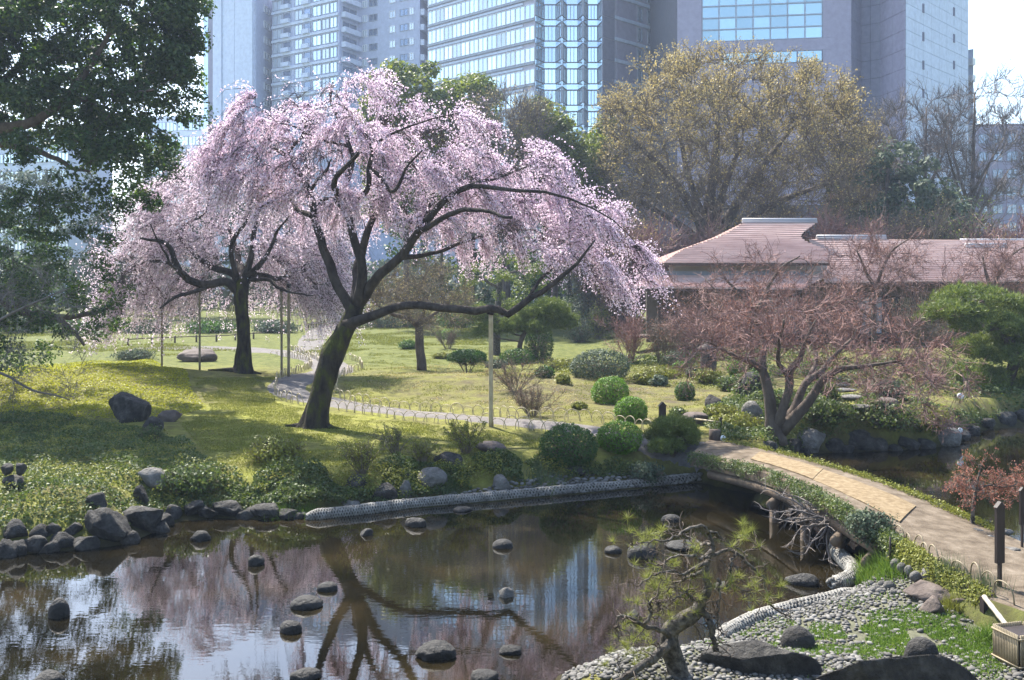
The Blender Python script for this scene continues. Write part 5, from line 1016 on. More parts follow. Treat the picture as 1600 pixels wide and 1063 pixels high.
hoop_fence('curving row of bamboo hoops around the moss of the smaller cherry', [(470, 632), (451, 629), (438, 624), (430, 615), (434, 597), (451, 587), (474, 580), (486, 573), (481, 565), (452, 559), (420, 556)])
hoop_fence('curving row of bamboo hoops around the near end of the sunny lawn', [(526, 612), (524, 599), (530, 590), (550, 582), (566, 577), (562, 568), (544, 562), (530, 564)])
hoop_fence('short row of bamboo hoops where the two paths meet', [(454, 546), (470, 552), (490, 561), (500, 568)])
k0 = [(1402, 850), (1418, 858), (1432, 868), (1446, 878), (1462, 888), (1478, 896), (1515, 910), (1535, 922), (1590, 945)]
hoop_fence('row of tall bamboo hoops along the near edge of the sandy causeway', [on(x, y, .86) + [.06, .05, .02] for x, y in k0], HOOPN, .33, z=True)
# low picket fence at the far end of the path
def picket(label, pts, h, step):
    C = np.array([G(x, y) for x, y in pts]); C = ctrl(C, 60); d = np.r_[0, np.cumsum(np.linalg.norm(np.diff(C[:, :2], axis=0), axis=1))]; t = np.arange(0, d[-1], step)
    root = thing('stake_fence', label, 'fence', C[0]); mb = MB(); mb.tube([[0, 0, -.1], [0, 0, h]], .07, 8); me = mb.mesh('stake'); me.materials.append(M['wood'])
    for a in t: x, y = np.interp(a, d, C[:, 0]), np.interp(a, d, C[:, 1]); piece('stake', me, root, (x, y, float(H(x, y))))
    mb = MB(); Q = C.copy(); Q[:, 2] = H(Q[:, 0], Q[:, 1]) + h * .8; mb.tube(Q[::4], .04, 6); mb.build('rail', M['wood'], root)
picket('low stake fence along the far path across the lawn', [(478, 516), (500, 511), (525, 506)], .55, 1.0)
picket('low stake fence at the left of the far lawn', [(200, 540), (300, 535), (420, 528)], .5, 1.6)

# ------------------------------------------------------------------ signs, stumps, lamps
def sign_post(label, px, py, hpx, wpx, bpx, Y=None):
    b = G(px, py); s_ = b[1] / F; h = hpx * s_; w = wpx * s_; root = thing('sign_post', label, 'sign', b)
    bh = bpx * s_
    mb = MB(); mb.box(b + [0, 0, (h - bh) / 2], (w * .32, w * .32, h - bh + .2), .3); mb.build('post', M['wood_dark'], root, False)
    mb = MB(); c = b + [0, 0, h - bh / 2 - w * .3]; mb.box(c, (w, w * .35, bh - w * .6), .3); mb.build('board', M['wood_dark'], root, False)
    mb = MB(); P = [[-w * .6, -w * .25, 0], [w * .6, -w * .25, 0], [0, -w * .25, w * .6], [-w * .6, w * .25, 0], [w * .6, w * .25, 0], [0, w * .25, w * .6]]
    R = np.array(Matrix.Rotation(.3, 3, 'Z')); mb.add(np.array(P) @ R.T + c + [0, 0, (bh - w * .6) / 2 + .003], [[0, 3, 5, 2], [1, 2, 5, 4], [0, 1, 4, 3]], [[0, 2, 1], [3, 4, 5]]); mb.build('cap', M['wood_dark'], root, False)
sign_post('tall dark wooden sign post with peaked cap at the causeway edge', 1562, 950, 166, 15, 96)
sign_post('short dark wooden sign with peaked cap near the hoop fence', 1035, 676, 48, 11, 48)
sign_post('dark wooden sign post beside the red leaved maple', 1597, 862, 100, 9, 58)
M['lamp_glass'] = plain('pale_lamp_glass', (.75, .78, .8), .15, .6)
for lab, px, py, w, h in [('sawn stump with a small round spotlight beside the maple foot', 1117, 690, 18, 18), ('sawn stump with a small round spotlight on the right pond bank', 1480, 676, 24, 16)]:
    b = G(px, py); s_ = b[1] / F; root = thing('tree_stump', lab, 'stump', b); mb = MB(); mb.tube([b - [0, 0, .1], b + [0, 0, h * s_ * .5], b + [0, 0, h * s_]], w * s_ / 2, 14); mb.build('stump', M['bark_brown'], root)
    mb = MB(); c = b + [w * s_ * .55, -w * s_ * .55, h * s_ * .35]; mb.tube([c, c + [.02, -.05, .01]], .085, 16); mb.build('spotlight', M['lamp_glass'], root)
b = G(1500, 632); root = thing('garden_spotlight', 'small white round spotlight under the large pine', 'lamp', b); mb = MB(); mb.tube([b, b + [0, 0, .25]], .02, 6); mb.build('stake', M['wood_dark'], root); mb = MB(); mb.tube([b + [0, 0, .3], b + [0, -.07, .31]], .11, 16); mb.build('lens', M['lamp_glass'], root)
# little rail fence by the bridge end
b = G(1084, 672); root = thing('rail_fence', 'small low bamboo rail fence between short posts at the bridge end', 'fence', b); e = G(1126, 676)
for p in (b, e): mb = MB(); mb.tube([p - [0, 0, .1], p + [0, 0, .45]], .04, 8); mb.build('post', M['wood_dark'], root)
mb = MB(); mb.tube([b + [0, 0, .34], e + [0, 0, .30]], .028, 8); mb.build('rail', M['bamboo'], root)
b = on(1391, 872, .75); root = thing('marker_stake', 'thin dark stake standing in the grass clump', 'stake', b); mb = MB(); mb.tube([b - [0, 0, .1], b + [0, 0, .36]], .018, 6); mb.build('stake', M['wood_dark'], root)
# bamboo rail and bamboo-screened lamp box in the right corner
b = G(1538, 978); a = b + [0, 0, .42]; e = at(1577, 983, 13.4); root = thing('bamboo_rail', 'bleached bamboo pole resting on a short dark post at the beach corner', 'rail', b)
mb = MB(); mb.box(b + [0, 0, .15], (.09, .09, .55), .2); mb.build('post', M['wood_dark'], root, False)
P = np.linspace(a, e, 14); mb = MB(); mb.tube(P, .034 * (1 + .14 * (np.arange(14) % 4 == 0)), 10); mb.build('pole', M['white_bamboo'], root)
bc = np.array([(1595 - CX) * 13.2 / F, 13.2, 0]); bc[2] = float(H(bc[0], bc[1])); root = thing('lamp_box', 'square bamboo screened box with a round lamp glass in its front', 'lamp', bc)
top = CAMZ - (982 - HZ) * 13.2 / F; hb = top - bc[2]; wb = .46
mb = MB(); mb.box(bc + [0, 0, hb / 2 - .02], (wb - .06, wb - .06, hb - .04), .25); mb.build('case', M['wood_dark'], root, False)
mb = MB(); mb.tube([[0, 0, 0], [0, 0, hb]], .013, 6); slat = mb.mesh('slat'); slat.materials.append(M['bamboo_old'])
R = np.array(Matrix.Rotation(.25, 3, 'Z'))
for k in range(17):
    u = -wb / 2 + wb * k / 16
    for q in ([u, -wb / 2, 0], [u, wb / 2, 0], [-wb / 2, u, 0], [wb / 2, u, 0]):
        if abs(u) > wb / 2 - 1e-3 and abs(q[1]) > wb / 2 - 1e-3 and q[0] == u and k in (0, 16): continue
        if q[1] == -wb / 2 and abs(u) < .15:          # slats stop above and below the lamp hole
            hh = math.sqrt(.15 ** 2 - u * u); zc = hb * .42
            for z0, z1 in ((0, max(.02, zc - hh)), (min(hb - .02, zc + hh), hb)): piece('slat', slat, root, bc + R @ np.array(q) + [0, 0, z0], scl=(1, 1, (z1 - z0) / hb))
        else: piece('slat', slat, root, bc + R @ np.array(q))
for zz in (.08, hb - .05):
    mb = MB(); c_ = [bc + R @ np.array([x, y, zz]) for x, y in ((-wb / 2 - .02, -wb / 2 - .02), (wb / 2 + .02, -wb / 2 - .02), (wb / 2 + .02, wb / 2 + .02), (-wb / 2 - .02, wb / 2 + .02))]
    for i in range(4): mb.tube([c_[i], c_[(i + 1) % 4]], .012, 6)
    mb.build('band', M['bamboo_old'], root)
cl = bc + R @ np.array([0, -wb / 2 + .02, hb * .42]); nrm = R @ np.array([0, -1., 0]); mb = MB(); mb.tube([cl, cl + nrm * .05], .14, 24); mb.build('lamp_ring', M['wood_dark'], root)
M['dark_glass'] = plain('grey_lamp_glass', (.16, .19, .20), .12, .6)
mb = MB(); mb.tube([cl, cl + nrm * .056], .12, 24); mb.build('lamp_lens', M['dark_glass'], root)
# stone steps up to the tea house
b = G(1330, 640); root = thing('stone_steps', 'flight of flat stone steps climbing towards the tea house', 'steps', b)
for k, (px, py, w) in enumerate([(1350, 638, 42), (1332, 625, 38), (1322, 615, 34), (1318, 606, 30), (1315, 599, 26)]):
    g_ = G(px, py); s_ = g_[1] / F; P, T = rock_verts((w * s_, w * s_ * .7, .2), 900 + k, .6, 3, .04); mb = MB(); mb.add(P + g_ + [0, 0, .05 + .03 * k], None, T); mb.build('step', M['rock_pale'], root)
# stone lantern
b = G(1107, 590); root = thing('stone_lantern', 'squat weathered stone lantern with broad cap near the tea house', 'lantern', b); s_ = b[1] / F
def lathe(prof, c, S=16, sq=0):
    a = np.arange(S + 1) * 2 * np.pi / S; A = np.array([[[r * np.cos(t), r * np.sin(t), z] for t in a] for r, z in prof]) + c; mb = MB(); mb.grid(A); return mb
lathe([(.42, 0), (.42, .15), (.36, .18), (.34, .2)], b).build('base', M['rock_brown'], root); lathe([(.30, .2), (.36, .45), (.38, .8), (.34, 1.1), (.30, 1.2)], b).build('shaft', M['rock_brown'], root)
lathe([(.30, 1.2), (.52, 1.26), (.50, 1.34), (.25, 1.5), (.12, 1.55), (.0, 1.58)], b).build('cap', M['rock_brown'], root)
mb = MB(); mb.box(b + [0, -.37, .85], (.2, .06, .24)); mb.build('opening', M['wood_dark'], root, False)  # solid dark block standing in for the shade inside an opening
# ------------------------------------------------------------------ ground cover, moss, grasses
def scatter(polypx, n, seed, ground=True):
    C = np.array([G(x, y)[:2] for x, y in polypx]); g = rs(seed); out = np.zeros((0, 2))
    while len(out) < n:
        c = np.stack([g.uniform(C[:, 0].min(), C[:, 0].max(), n), g.uniform(C[:, 1].min(), C[:, 1].max(), n)], 1); out = np.vstack([out, c[poly_sd(C, c[:, 0], c[:, 1]) < 0]])
    return out[:n], g, C
def cover(name, label, polypx, n, seed, m, h, size, thr=-.3, freq=1.2, cat='plants', nb=(0, 0, 1.0), edge=0):
    c, g, C = scatter(polypx, n, seed); z = H(c[:, 0], c[:, 1]); p = np.stack([c[:, 0], c[:, 1], z], 1)
    nz = fbm(p * np.array([freq, freq, 0]) + seed, 3, seed); k = (nz > thr) & (z > .05); p, nz = p[k], nz[k]
    hh = h * np.clip(.45 + nz * 1.4, .12, 1.4)
    if edge: hh = hh * sm(-poly_sd(C, p[:, 0], p[:, 1]) / edge * .8 + .3)
    p[:, 2] += hh * g.uniform(.15, 1, len(p)) ** .6
    mb = MB(); mb.quads(leaves(p, size, g, .6, nb, 1.1)); return tag(mb.build(name, m, None, False), label, cat, kind='stuff')
cover('yellow_ground_cover', 'bright yellow green low leaves carpeting the mound', [(-120, 575), (60, 572), (150, 566), (240, 562), (292, 580), (300, 610), (325, 636), (285, 648), (215, 655), (120, 652), (0, 645), (-140, 650)], 58000, 1001, M['ground_yellow'], .13, .075, -2, .8, edge=.22)
cover('bank_ground_cover', 'dark mixed low leaves covering the left bank', [(-140, 650), (0, 645), (120, 652), (215, 668), (290, 690), (330, 720), (400, 770), (470, 800), (330, 803), (262, 808), (190, 825), (100, 828), (0, 838), (-140, 860)], 46000, 1002, M['ground_leaf'], .24, .083, -.5, 1.1)
cover('bank_weeds', 'paler leafy weeds growing through the left bank', [(-140, 655), (0, 650), (215, 672), (290, 695), (400, 770), (330, 800), (190, 820), (0, 832)], 20000, 1007, M['moss'], .30, .055, .02, 1.6)
cover('shore_ground_cover', 'low leafy plants along the far shore of the pond', [(330, 760), (420, 742), (560, 735), (700, 715), (840, 715), (1000, 735), (1010, 748), (860, 752), (720, 770), (600, 788), (480, 800), (400, 800)], 24000, 1003, M['ground_leaf'], .30, .08, -.18, 1.4)
cover('shore_weeds', 'paler tufted weeds along the far shore', [(330, 765), (560, 740), (840, 722), (1000, 740), (860, 752), (600, 785), (480, 796)], 9000, 1008, M['moss'], .35, .06, .1, 1.8)
cover('right_bank_cover', 'low leafy plants covering the right pond bank', [(1110, 640), (1180, 615), (1300, 620), (1480, 640), (1660, 610), (1660, 645), (1590, 650), (1520, 668), (1470, 690), (1300, 695), (1200, 700), (1130, 695), (1090, 660)], 26000, 1004, M['ground_leaf'], .34, .095, -.3, 1.0)
cover('slope_cover', 'patchy low plants on the slope below the tea house', [(860, 575), (1000, 570), (1180, 580), (1200, 610), (1100, 612), (1000, 602), (880, 590)], 14000, 1005, M['moss'], .22, .08, -.1, 1.0)
cover('tea_house_planting', 'dark low planting in front of the tea house', [(960, 560), (1250, 556), (1600, 590), (1600, 650), (1500, 640), (1300, 600), (1150, 580), (980, 572)], 20000, 1006, M['ground_leaf'], .6, .14, -.3, .7)
cover('lawn_litter', 'patchy brown leaf litter and low plants over the slope lawn', [(560, 630), (700, 640), (860, 652), (1000, 660), (1090, 665), (1150, 620), (1000, 585), (760, 560), (600, 575)], 14000, 1009, M['bud_olive'], .05, .06, .02, 1.0)
# short moss tufts and grass over the sunlit moss
def sward(name, label, polypx, n, seed, m, h, w, thr=-.2, freq=1.0):
    c, g, C = scatter(polypx, n, seed); z = H(c[:, 0], c[:, 1]); p = np.stack([c[:, 0], c[:, 1], z - .005], 1); nz = fbm(p * np.array([freq, freq, 0]) + seed, 4, seed); k = (nz > thr) & (z > .1); p = p[k]
    D = unit(rdir(len(p), g) * .55 + np.array([0, 0, 1])); mb = MB(); mb.tris(blades(p, D, h * g.uniform(.5, 1.3, len(p)) * (1 + nz[k]), w, g)); return tag(mb.build(name, m, None, False), label, 'grass', kind='stuff')
sward('moss_carpet', 'short sunlit moss around the great cherry', [(300, 590), (430, 590), (430, 630), (520, 648), (860, 685), (840, 712), (560, 730), (400, 750), (330, 720), (280, 660), (330, 640), (310, 610)], 66000, 1011, M['moss'], .045, .024, -.25)
sward('lawn_grass', 'short grass on the sunny lawn behind the path', [(560, 640), (535, 600), (570, 560), (600, 535), (760, 535), (1000, 580), (1150, 620), (1090, 670), (1000, 665), (860, 655), (700, 645)], 70000, 1012, M['moss'], .05, .026, .05)
sward('far_lawn_grass', 'rough grass on the open lawn behind the smaller cherry', [(-60, 560), (150, 556), (300, 556), (420, 552), (480, 530), (540, 505), (760, 505), (760, 540), (600, 540), (520, 560), (-60, 512)], 60000, 1013, M['moss'], .10, .05, .0, .35)
def clump(name, label, px, py, n, h, w, spread, seed, m='grass', pt=None, lean=.35, group=None):
    g = rs(seed); b = G(px, py) if pt is None else pt; root = thing(name, label, 'grass', b, group); P = b + g.normal(size=(n, 3)) * np.array([spread, spread, 0]); P[:, 2] = np.maximum(H(P[:, 0], P[:, 1]), b[2] - .3) - .03
    D = unit(g.normal(size=(n, 3)) * lean * np.array([1, 1, 0]) + np.array([0, 0, 1])); ln = h * g.uniform(.5, 1.15, n); s_ = unit(np.cross(D, rdir(n, g))) * w / 2; mid = P + D * (ln * .55)[:, None]; d2 = unit(D + g.normal(size=(n, 3)) * lean * .9 - np.array([0, 0, lean * .5])); tip = mid + d2 * (ln * .5)[:, None]
    mb = MB(); mb.quads(np.stack([P - s_, P + s_, mid + s_ * .8, mid - s_ * .8], 1)); mb.tris(np.stack([mid - s_ * .8, mid + s_ * .8, tip], 1)); tag(mb.build('blades', M[m], root, False), kind='stuff'); return root
clump('grass_clump', 'bright long grass spilling to the water beside the cobble border', 1368, 885, 1500, .42, .012, .16, 1021, pt=on(1378, 884, .45)); clump('grass_clump', 'bright long grass behind the white cobble heap', 1400, 910, 1300, .36, .012, .20, 1022, pt=on(1402, 906, .40)); clump('grass_clump', 'fresh green grass below the grey green bush', 1360, 862, 900, .34, .012, .13, 1023, pt=on(1372, 864, .5))
clump('rush_clump', 'tall dark rushes beside the hoops, the clump left of the sign post', 1487, 905, 320, .62, .010, .10, 1024, 'rush', on(1487, 905, .78), .13); clump('rush_clump', 'tall dark rushes at the foot of the tall sign post', 1540, 928, 420, .62, .010, .14, 1025, 'rush', on(1538, 926, .75), .15); clump('rush_clump', 'few thin rushes rising from the pond', 650, 1062, 60, .42, .008, .06, 1026, 'rush', on(650, 1072, -.03), .12)
clump('grass_clump', 'bright grass tuft on the left shore rocks', 432, 803, 500, .26, .010, .14, 1027); clump('grass_clump', 'grass tuft on the shore beside the smooth boulder', 700, 768, 300, .3, .012, .15, 1028, 'rush'); clump('grass_clump', 'yellow grass tuft among the brown rocks', 1495, 955, 400, .3, .010, .10, 1029, 'moss'); clump('grass_clump', 'grass tuft beside the lamp box', 1545, 1000, 400, .28, .01, .12, 1030)
clump('grass_clump', 'grass tuft by the net roll start', 480, 800, 300, .2, .012, .14, 1031); clump('grass_clump', 'long dark grass on the bank below the round dome shrub', 850, 750, 500, .3, .012, .25, 1032, 'rush')
# thin bright moss between the beach pebbles
c, g, C = np.stack([rs(1041).normal(5.9, 1.5, 26000), rs(1042).normal(14.1, .75, 26000)], 1), rs(1043), beach_poly
c = c[poly_sd(beach_poly, c[:, 0], c[:, 1]) < -.15]; c = c[fbm(np.c_[c * 2.2, np.zeros(len(c))], 3, 8) > -.1]
p = np.c_[c, H(c[:, 0], c[:, 1]) + .03]; mb = MB(); mb.tris(blades(p, unit(rdir(len(p), g) * .7 + [0, 0, 1]), .05 * g.uniform(.5, 1.3, len(p)), .02, g)); tag(mb.build('beach_moss', M['grass'], None, False), 'thin bright green moss growing between the beach pebbles', 'moss', kind='stuff')
# moss and ferns fringing both edges of the bridge and causeway
def fringe(name, label, E, n, seed, out, hang, m):
    g = rs(seed); t = g.uniform(0, len(E) - 1.01, n); i = t.astype(int); f = (t - i)[:, None]; P = E[i] * (1 - f) + E[i + 1] * f; T = unit(E[i + 1] - E[i]); Nn = np.stack([-T[:, 1], T[:, 0], np.zeros(n)], 1) * out
    q = g.uniform(-.8, 1, n); lump = .6 + .6 * np.abs(fbm(P * 1.5, 3, seed)); P = P + Nn * (np.clip(q, -.8, .5) * .30 * lump)[:, None]; P[:, 2] += .05 - np.maximum(q, 0) ** 1.5 * hang * lump * 1.3 + g.normal(size=n) * .02
    k = fbm(P * 2.3, 3, seed + 2) > -.28; P, Nn = P[k], Nn[k]; mb = MB(); mb.quads(leaves(P + g.normal(size=P.shape) * .03, .055, g, .5, Nn * .6 + [0, 0, .8], 1.1)); return tag(mb.build(name, m, None, False), label, 'moss', kind='stuff')
fringe('bridge_moss', 'thick moss and ferns hanging from the bridge edge facing the main pond', DN[:41], 12000, 1051, -1, .24, M['ground_leaf']); fringe('causeway_weeds', 'low weeds on the slope below the bamboo hoops', DN[39:], 5000, 1053, -1, .42, M['moss']); fringe('bridge_moss', 'thin mossy edge of the bridge facing the right pond', DF[2:54], 7000, 1052, 1, .16, M['moss'])
# wood closing the view behind the garden
g = rs(1061); n = 15000; x = g.uniform(-110, 110, n); y = g.uniform(132, 150, n); z = g.uniform(0, 1, n) ** .8 * (7 + 2.5 * fbm(np.c_[x * .09, y * 0, x * 0], 3, 4)); mb = MB(); mb.quads(leaves(np.c_[x, y, z + 1], 1.3, g, .6)); tag(mb.build('far_wood', M['shrub_grey'], None, False), 'far belt of trees closing the garden below the towers', 'trees', kind='stuff')
# ------------------------------------------------------------------ tea house
M['shingle'] = nmat('pinkish_copper_shingle', [(.3, (.37, .24, .205)), (.5, (.50, .345, .30)), (.7, (.58, .43, .38))], 1.2, 7, .5, .3, 14, .6, stretch=(.5, 1, 4))
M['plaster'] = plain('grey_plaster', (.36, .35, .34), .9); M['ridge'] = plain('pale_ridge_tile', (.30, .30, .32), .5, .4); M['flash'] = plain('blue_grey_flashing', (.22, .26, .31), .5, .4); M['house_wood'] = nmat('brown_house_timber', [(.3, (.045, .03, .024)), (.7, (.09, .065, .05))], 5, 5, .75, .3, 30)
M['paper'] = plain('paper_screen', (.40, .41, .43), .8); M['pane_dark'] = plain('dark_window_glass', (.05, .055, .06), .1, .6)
M['eave_shade_wall'] = plain('brown_eave_shade_wall', (.14, .115, .09), .9)  # brown wall colour, darkened to stand for the shade under the eaves
hz = float(H(14, 60))
house = thing('tea_house', 'low tea house with pinkish shingle roofs and deep eaves behind the maple', 'house', (16, 60, hz))
def courses(mb, fl, fr, n=24, step=.10):
    """stepped shingle courses between a left and a right edge curve"""
    for k in range(n):
        a, b = k / n, (k + 1) / n; A, B, C, D = fl(a), fr(a), fr(b), fl(b); up = np.array([0, 0, step])
        mb.quads([[A + up, B + up, C, D], [A, B, B + up, A + up]])
def lerpc(pts):
    P = np.array(pts, float); t = np.linspace(0, 1, len(P)); return lambda s_: np.array([np.interp(s_, t, P[:, j]) for j in range(3)])
def edge(px_py_Y): return lerpc(ctrl([at(*p) for p in px_py_Y], 20))
def rf(name, fl, fr, n=24):
    mb = MB(); courses(mb, fl, fr, n); return mb.build(name, M['shingle'], house, False)
# upper hipped roof
hipL = edge([(1038, 411, 57), (1071, 390, 58.4), (1127, 370, 60.4), (1165, 348, 62)]); verR = edge([(1297, 411, 57), (1290, 392, 58.4), (1252, 372, 60.2), (1277, 348, 62)])
r1 = rf('upper_roof', hipL, verR, 22)
zr = hipL(1)[2]; ze = hipL(0)[2]
backL = lerpc([[8.85, 67, ze], [10.8, 65.6, ze + .75], [12.9, 63.6, ze + 1.6], [14.7, 62, zr]]); backR = lerpc([[18.6, 67, ze], [18.6, 65.6, ze + .75], [18.0, 63.8, ze + 1.6], [19.15, 62, zr]])
rf('upper_roof_end', backL, hipL, 30); rf('upper_roof_back', backR, backL, 30)
mb = MB(); a, b, c = verR(.66), backR(.66), verR(1); mb.tris([[a, b, c - [.5, 0, .1]]]); mb.build('gable', M['house_wood'], house, False)
# lower front roof
lowL = edge([(985, 450, 55.2), (1022, 431, 58.2)]); lowR = edge([(1254, 453, 55.2), (1296, 431, 58.2)]); rf('lower_roof', lowL, lowR, 10)
# long side wing
wl_ = edge([(1288, 442, 57.4), (1284, 410, 59.6), (1262, 374, 62.4)]); wr_ = edge([(1668, 440, 57.4), (1668, 408, 59.6), (1668, 376, 62.4)]); rf('wing_roof', wl_, wr_, 22)
wb1 = lerpc([[18.1, 67.5, wl_(0)[2]], [18.7, 62.4, wl_(1)[2]]]); wb2 = lerpc([[32.5, 67.5, wl_(0)[2]], [35, 62.4, wl_(1)[2]]]); rf('wing_roof_back', wb2, wb1, 12)
def ridge(x0, x1, py, Y, r=.16):
    mb = MB(); a, b = at(x0, py, Y), at(x1, py, Y); mb.beam(a, b, .36, .14); mb.tube(np.linspace(a + [0, 0, .12], b + [0, 0, .12], 3), .12, 10); mb.build('ridge_cap', M['ridge'], house)
ridge(1160, 1276, 347, 62); ridge(1276, 1384, 373, 62.4); ridge(1500, 1668, 379, 62.4); ridge(1508, 1572, 386, 61.4)
# eave boards, clerestory band, flashing
for a, b in ((hipL(0), verR(0)), (lowL(0), lowR(0)), (wl_(0), wr_(0))):
    mb = MB(); mb.beam(a - [0, -.05, .08], b - [0, -.05, .08], .12, .14); mb.build('eave_board', M['house_wood'], house, False)
def wall(x0, x1, y0, y1, Y, m, name='wall', th=.2):
    a, b = at(x0, y0, Y), at(x1, y1, Y); mb = MB(); mb.box((a + b) / 2 + [0, th / 2, 0], (abs(b[0] - a[0]), th, abs(a[2] - b[2]))); return mb.build(name, M[m], house, False)
wall(1046, 1292, 408, 432, 58.6, 'plaster', 'clerestory_wall'); wall(1026, 1262, 424, 433, 58.2, 'flash', 'flashing', .1)
zfl = hz + .5
def zpx(z, Y): return HZ + (CAMZ - z) * F / Y
wall(1010, 1290, 446, zpx(hz, 58.8), 58.8, 'eave_shade_wall'); wall(1290, 1660, 438, zpx(hz, 59), 59.0, 'eave_shade_wall')
wall(985, 1290, zpx(zfl, 57), zpx(zfl - .14, 57), 57, 'house_wood', 'veranda_floor', 1.7); wall(1290, 1660, zpx(zfl, 57.6), zpx(zfl - .14, 57.6), 57.6, 'house_wood', 'veranda_floor', 1.3)
for px, Y, t in [(992, 55.6, 450), (1030, 55.6, 450), (1085, 55.6, 450), (1140, 55.6, 450), (1195, 55.6, 450), (1248, 55.6, 450)] + [(1290 + 46 * k, 57.7, 442) for k in range(9)]:
    a = at(px, t, Y); b = a.copy(); b[2] = hz - .1; mb = MB(); mb.box((a + b) / 2, (.15, .15, a[2] - b[2])); mb.build('post', M['house_wood'], house, False)
def screen(px, Y, z0, z1, w, m):
    X = (px - CX) * Y / F; mb = MB(); c = np.array([X, Y, (z0 + z1) / 2]); h = z1 - z0
    for dx in (-w / 2, 0, w / 2): mb.box(c + [dx, -.04, 0], (.07, .06, h))
    for k in range(4): mb.box(c + [0, -.035, -h / 2 + h * k / 3], (w - .02, .05, .06))
    o = mb.build('window', M['house_wood'], house, False)
    for dx in (-w / 4, w / 4):
        mb = MB(); mb.box(c + [dx, -.012, 0], (w / 2 - .08, .02, h - .05)); mb.build('pane', M[m], o, False)
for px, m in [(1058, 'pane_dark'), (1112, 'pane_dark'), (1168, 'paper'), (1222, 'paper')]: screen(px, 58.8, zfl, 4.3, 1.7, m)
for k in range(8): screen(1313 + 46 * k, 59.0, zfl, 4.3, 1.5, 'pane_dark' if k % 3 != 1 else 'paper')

# ------------------------------------------------------------------ towers behind the garden
M['t_lav'] = plain('hazed_lavender_concrete', (.44, .48, .62), .8); M['t_pale'] = plain('hazed_pale_concrete', (.58, .64, .76), .8); M['t_band'] = plain('pinkish_grey_panel', (.43, .41, .49), .6); M['t_purple'] = plain('purple_grey_stone', (.35, .32, .41), .7); M['t_dark'] = plain('dark_grey_stone', (.23, .225, .29), .7); M['t_joint'] = plain('dark_joint', (.10, .10, .12), .8)  # t_lav and t_pale: blue of haze and sky light tinted into the wall colour
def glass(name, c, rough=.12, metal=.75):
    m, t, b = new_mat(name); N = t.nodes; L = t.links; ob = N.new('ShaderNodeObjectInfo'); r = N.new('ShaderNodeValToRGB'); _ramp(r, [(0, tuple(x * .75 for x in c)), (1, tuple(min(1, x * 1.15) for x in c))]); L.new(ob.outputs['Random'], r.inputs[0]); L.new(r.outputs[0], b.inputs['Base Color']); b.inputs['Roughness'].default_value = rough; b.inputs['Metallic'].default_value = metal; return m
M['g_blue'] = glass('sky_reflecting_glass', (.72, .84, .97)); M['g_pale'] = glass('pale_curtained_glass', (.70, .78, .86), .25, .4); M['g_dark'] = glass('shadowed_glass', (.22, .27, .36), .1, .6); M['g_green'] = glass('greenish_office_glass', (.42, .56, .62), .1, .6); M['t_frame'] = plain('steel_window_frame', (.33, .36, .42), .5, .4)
M['t_white'] = plain('white_frame', (.75, .76, .78), .6)
class Facade:
    def __init__(s, a, b): s.a = np.array([(a[0] - CX) * a[1] / F, a[1]]); s.b = np.array([(b[0] - CX) * b[1] / F, b[1]]); s.L = np.linalg.norm(s.b - s.a); s.t = (s.b - s.a) / s.L; s.n = np.array([s.t[1], -s.t[0]]); s.ang = math.atan2(s.t[1], s.t[0])
    def p(s, u, z, out=0.0): q = s.a + s.t * u + s.n * out; return np.array([q[0], q[1], z])
    def upx(s, px):                                   # distance along the facade that shows at a photo column
        k = (px - CX) / F; return (k * s.a[1] - s.a[0]) / (s.t[0] - k * s.t[1])
    def z(s, u, py): y = s.a[1] + s.t[1] * u; return CAMZ - (py - HZ) * y / F
def tower(label, pts, zt, m, back=28, name='office_tower', cat='building'):
    P = [np.array([(x - CX) * y / F, y]) for x, y in pts]; B = [P[-1] + [0, back], P[0] + [0, back]]; ring = P + B; c = np.mean(ring, 0)
    root = thing(name, label, cat, (c[0], c[1], .5)); n = len(ring); mb = MB(); lo = [np.r_[p, 0.3] for p in ring]; hi = [np.r_[p, zt] for p in ring]
    for i in range(n): j = (i + 1) % n; mb.quads([[lo[i], lo[j], hi[j], hi[i]]])
    mb.add(hi, [[0, k, k + 1, n - 1] for k in range(1, n - 2)]); mb.build('wall', M[m], root, False); return root
WM = {}
def win_mesh(w, h, mullions, fm, gm, bar=.10):
    key = (round(w, 2), round(h, 2), mullions, fm, gm)
    if key not in WM:
        mb = MB(); mb.box((0, -.06, h / 2 - bar / 2), (w, .16, bar)); mb.box((0, -.06, -h / 2 + bar / 2), (w, .16, bar))
        for k in range(mullions + 1): mb.box((-w / 2 + bar / 2 + (w - bar) * k / mullions, -.055, 0), (bar, .15, h - 2 * bar))
        f = mb.mesh('window', smooth=False); f.materials.append(M[fm]); mb = MB(); mb.box((0, -.025, 0), (w - bar, .03, h - bar)); g_ = mb.mesh('pane', smooth=False); g_.materials.append(M[gm]); WM[key] = (f, g_)
    return WM[key]
def window(root, fc, u, z, w, h, fm='t_frame', gm='g_blue', mull=1, out=.02):
    f, g_ = win_mesh(w, h, mull, fm, gm); o = piece('window', f, root, fc.p(u, z, out), (0, 0, fc.ang)); piece_child(o, g_)
def piece_child(o, me):
    c = bpy.data.objects.new('pane', me); COL.objects.link(c); c.parent = o
def slab_on(root, name, fc, u0, u1, z0, z1, out0, out1, m):
    mb = MB(); P = [fc.p(u, z, o) for o in (out0, out1) for u, z in ((u0, z0), (u1, z0), (u1, z1), (u0, z1))]; mb.add(P, [[3, 2, 1, 0], [4, 5, 6, 7], [0, 1, 5, 4], [1, 2, 6, 5], [2, 3, 7, 6], [3, 0, 4, 7]]); return mb.build(name, M[m], root, False)
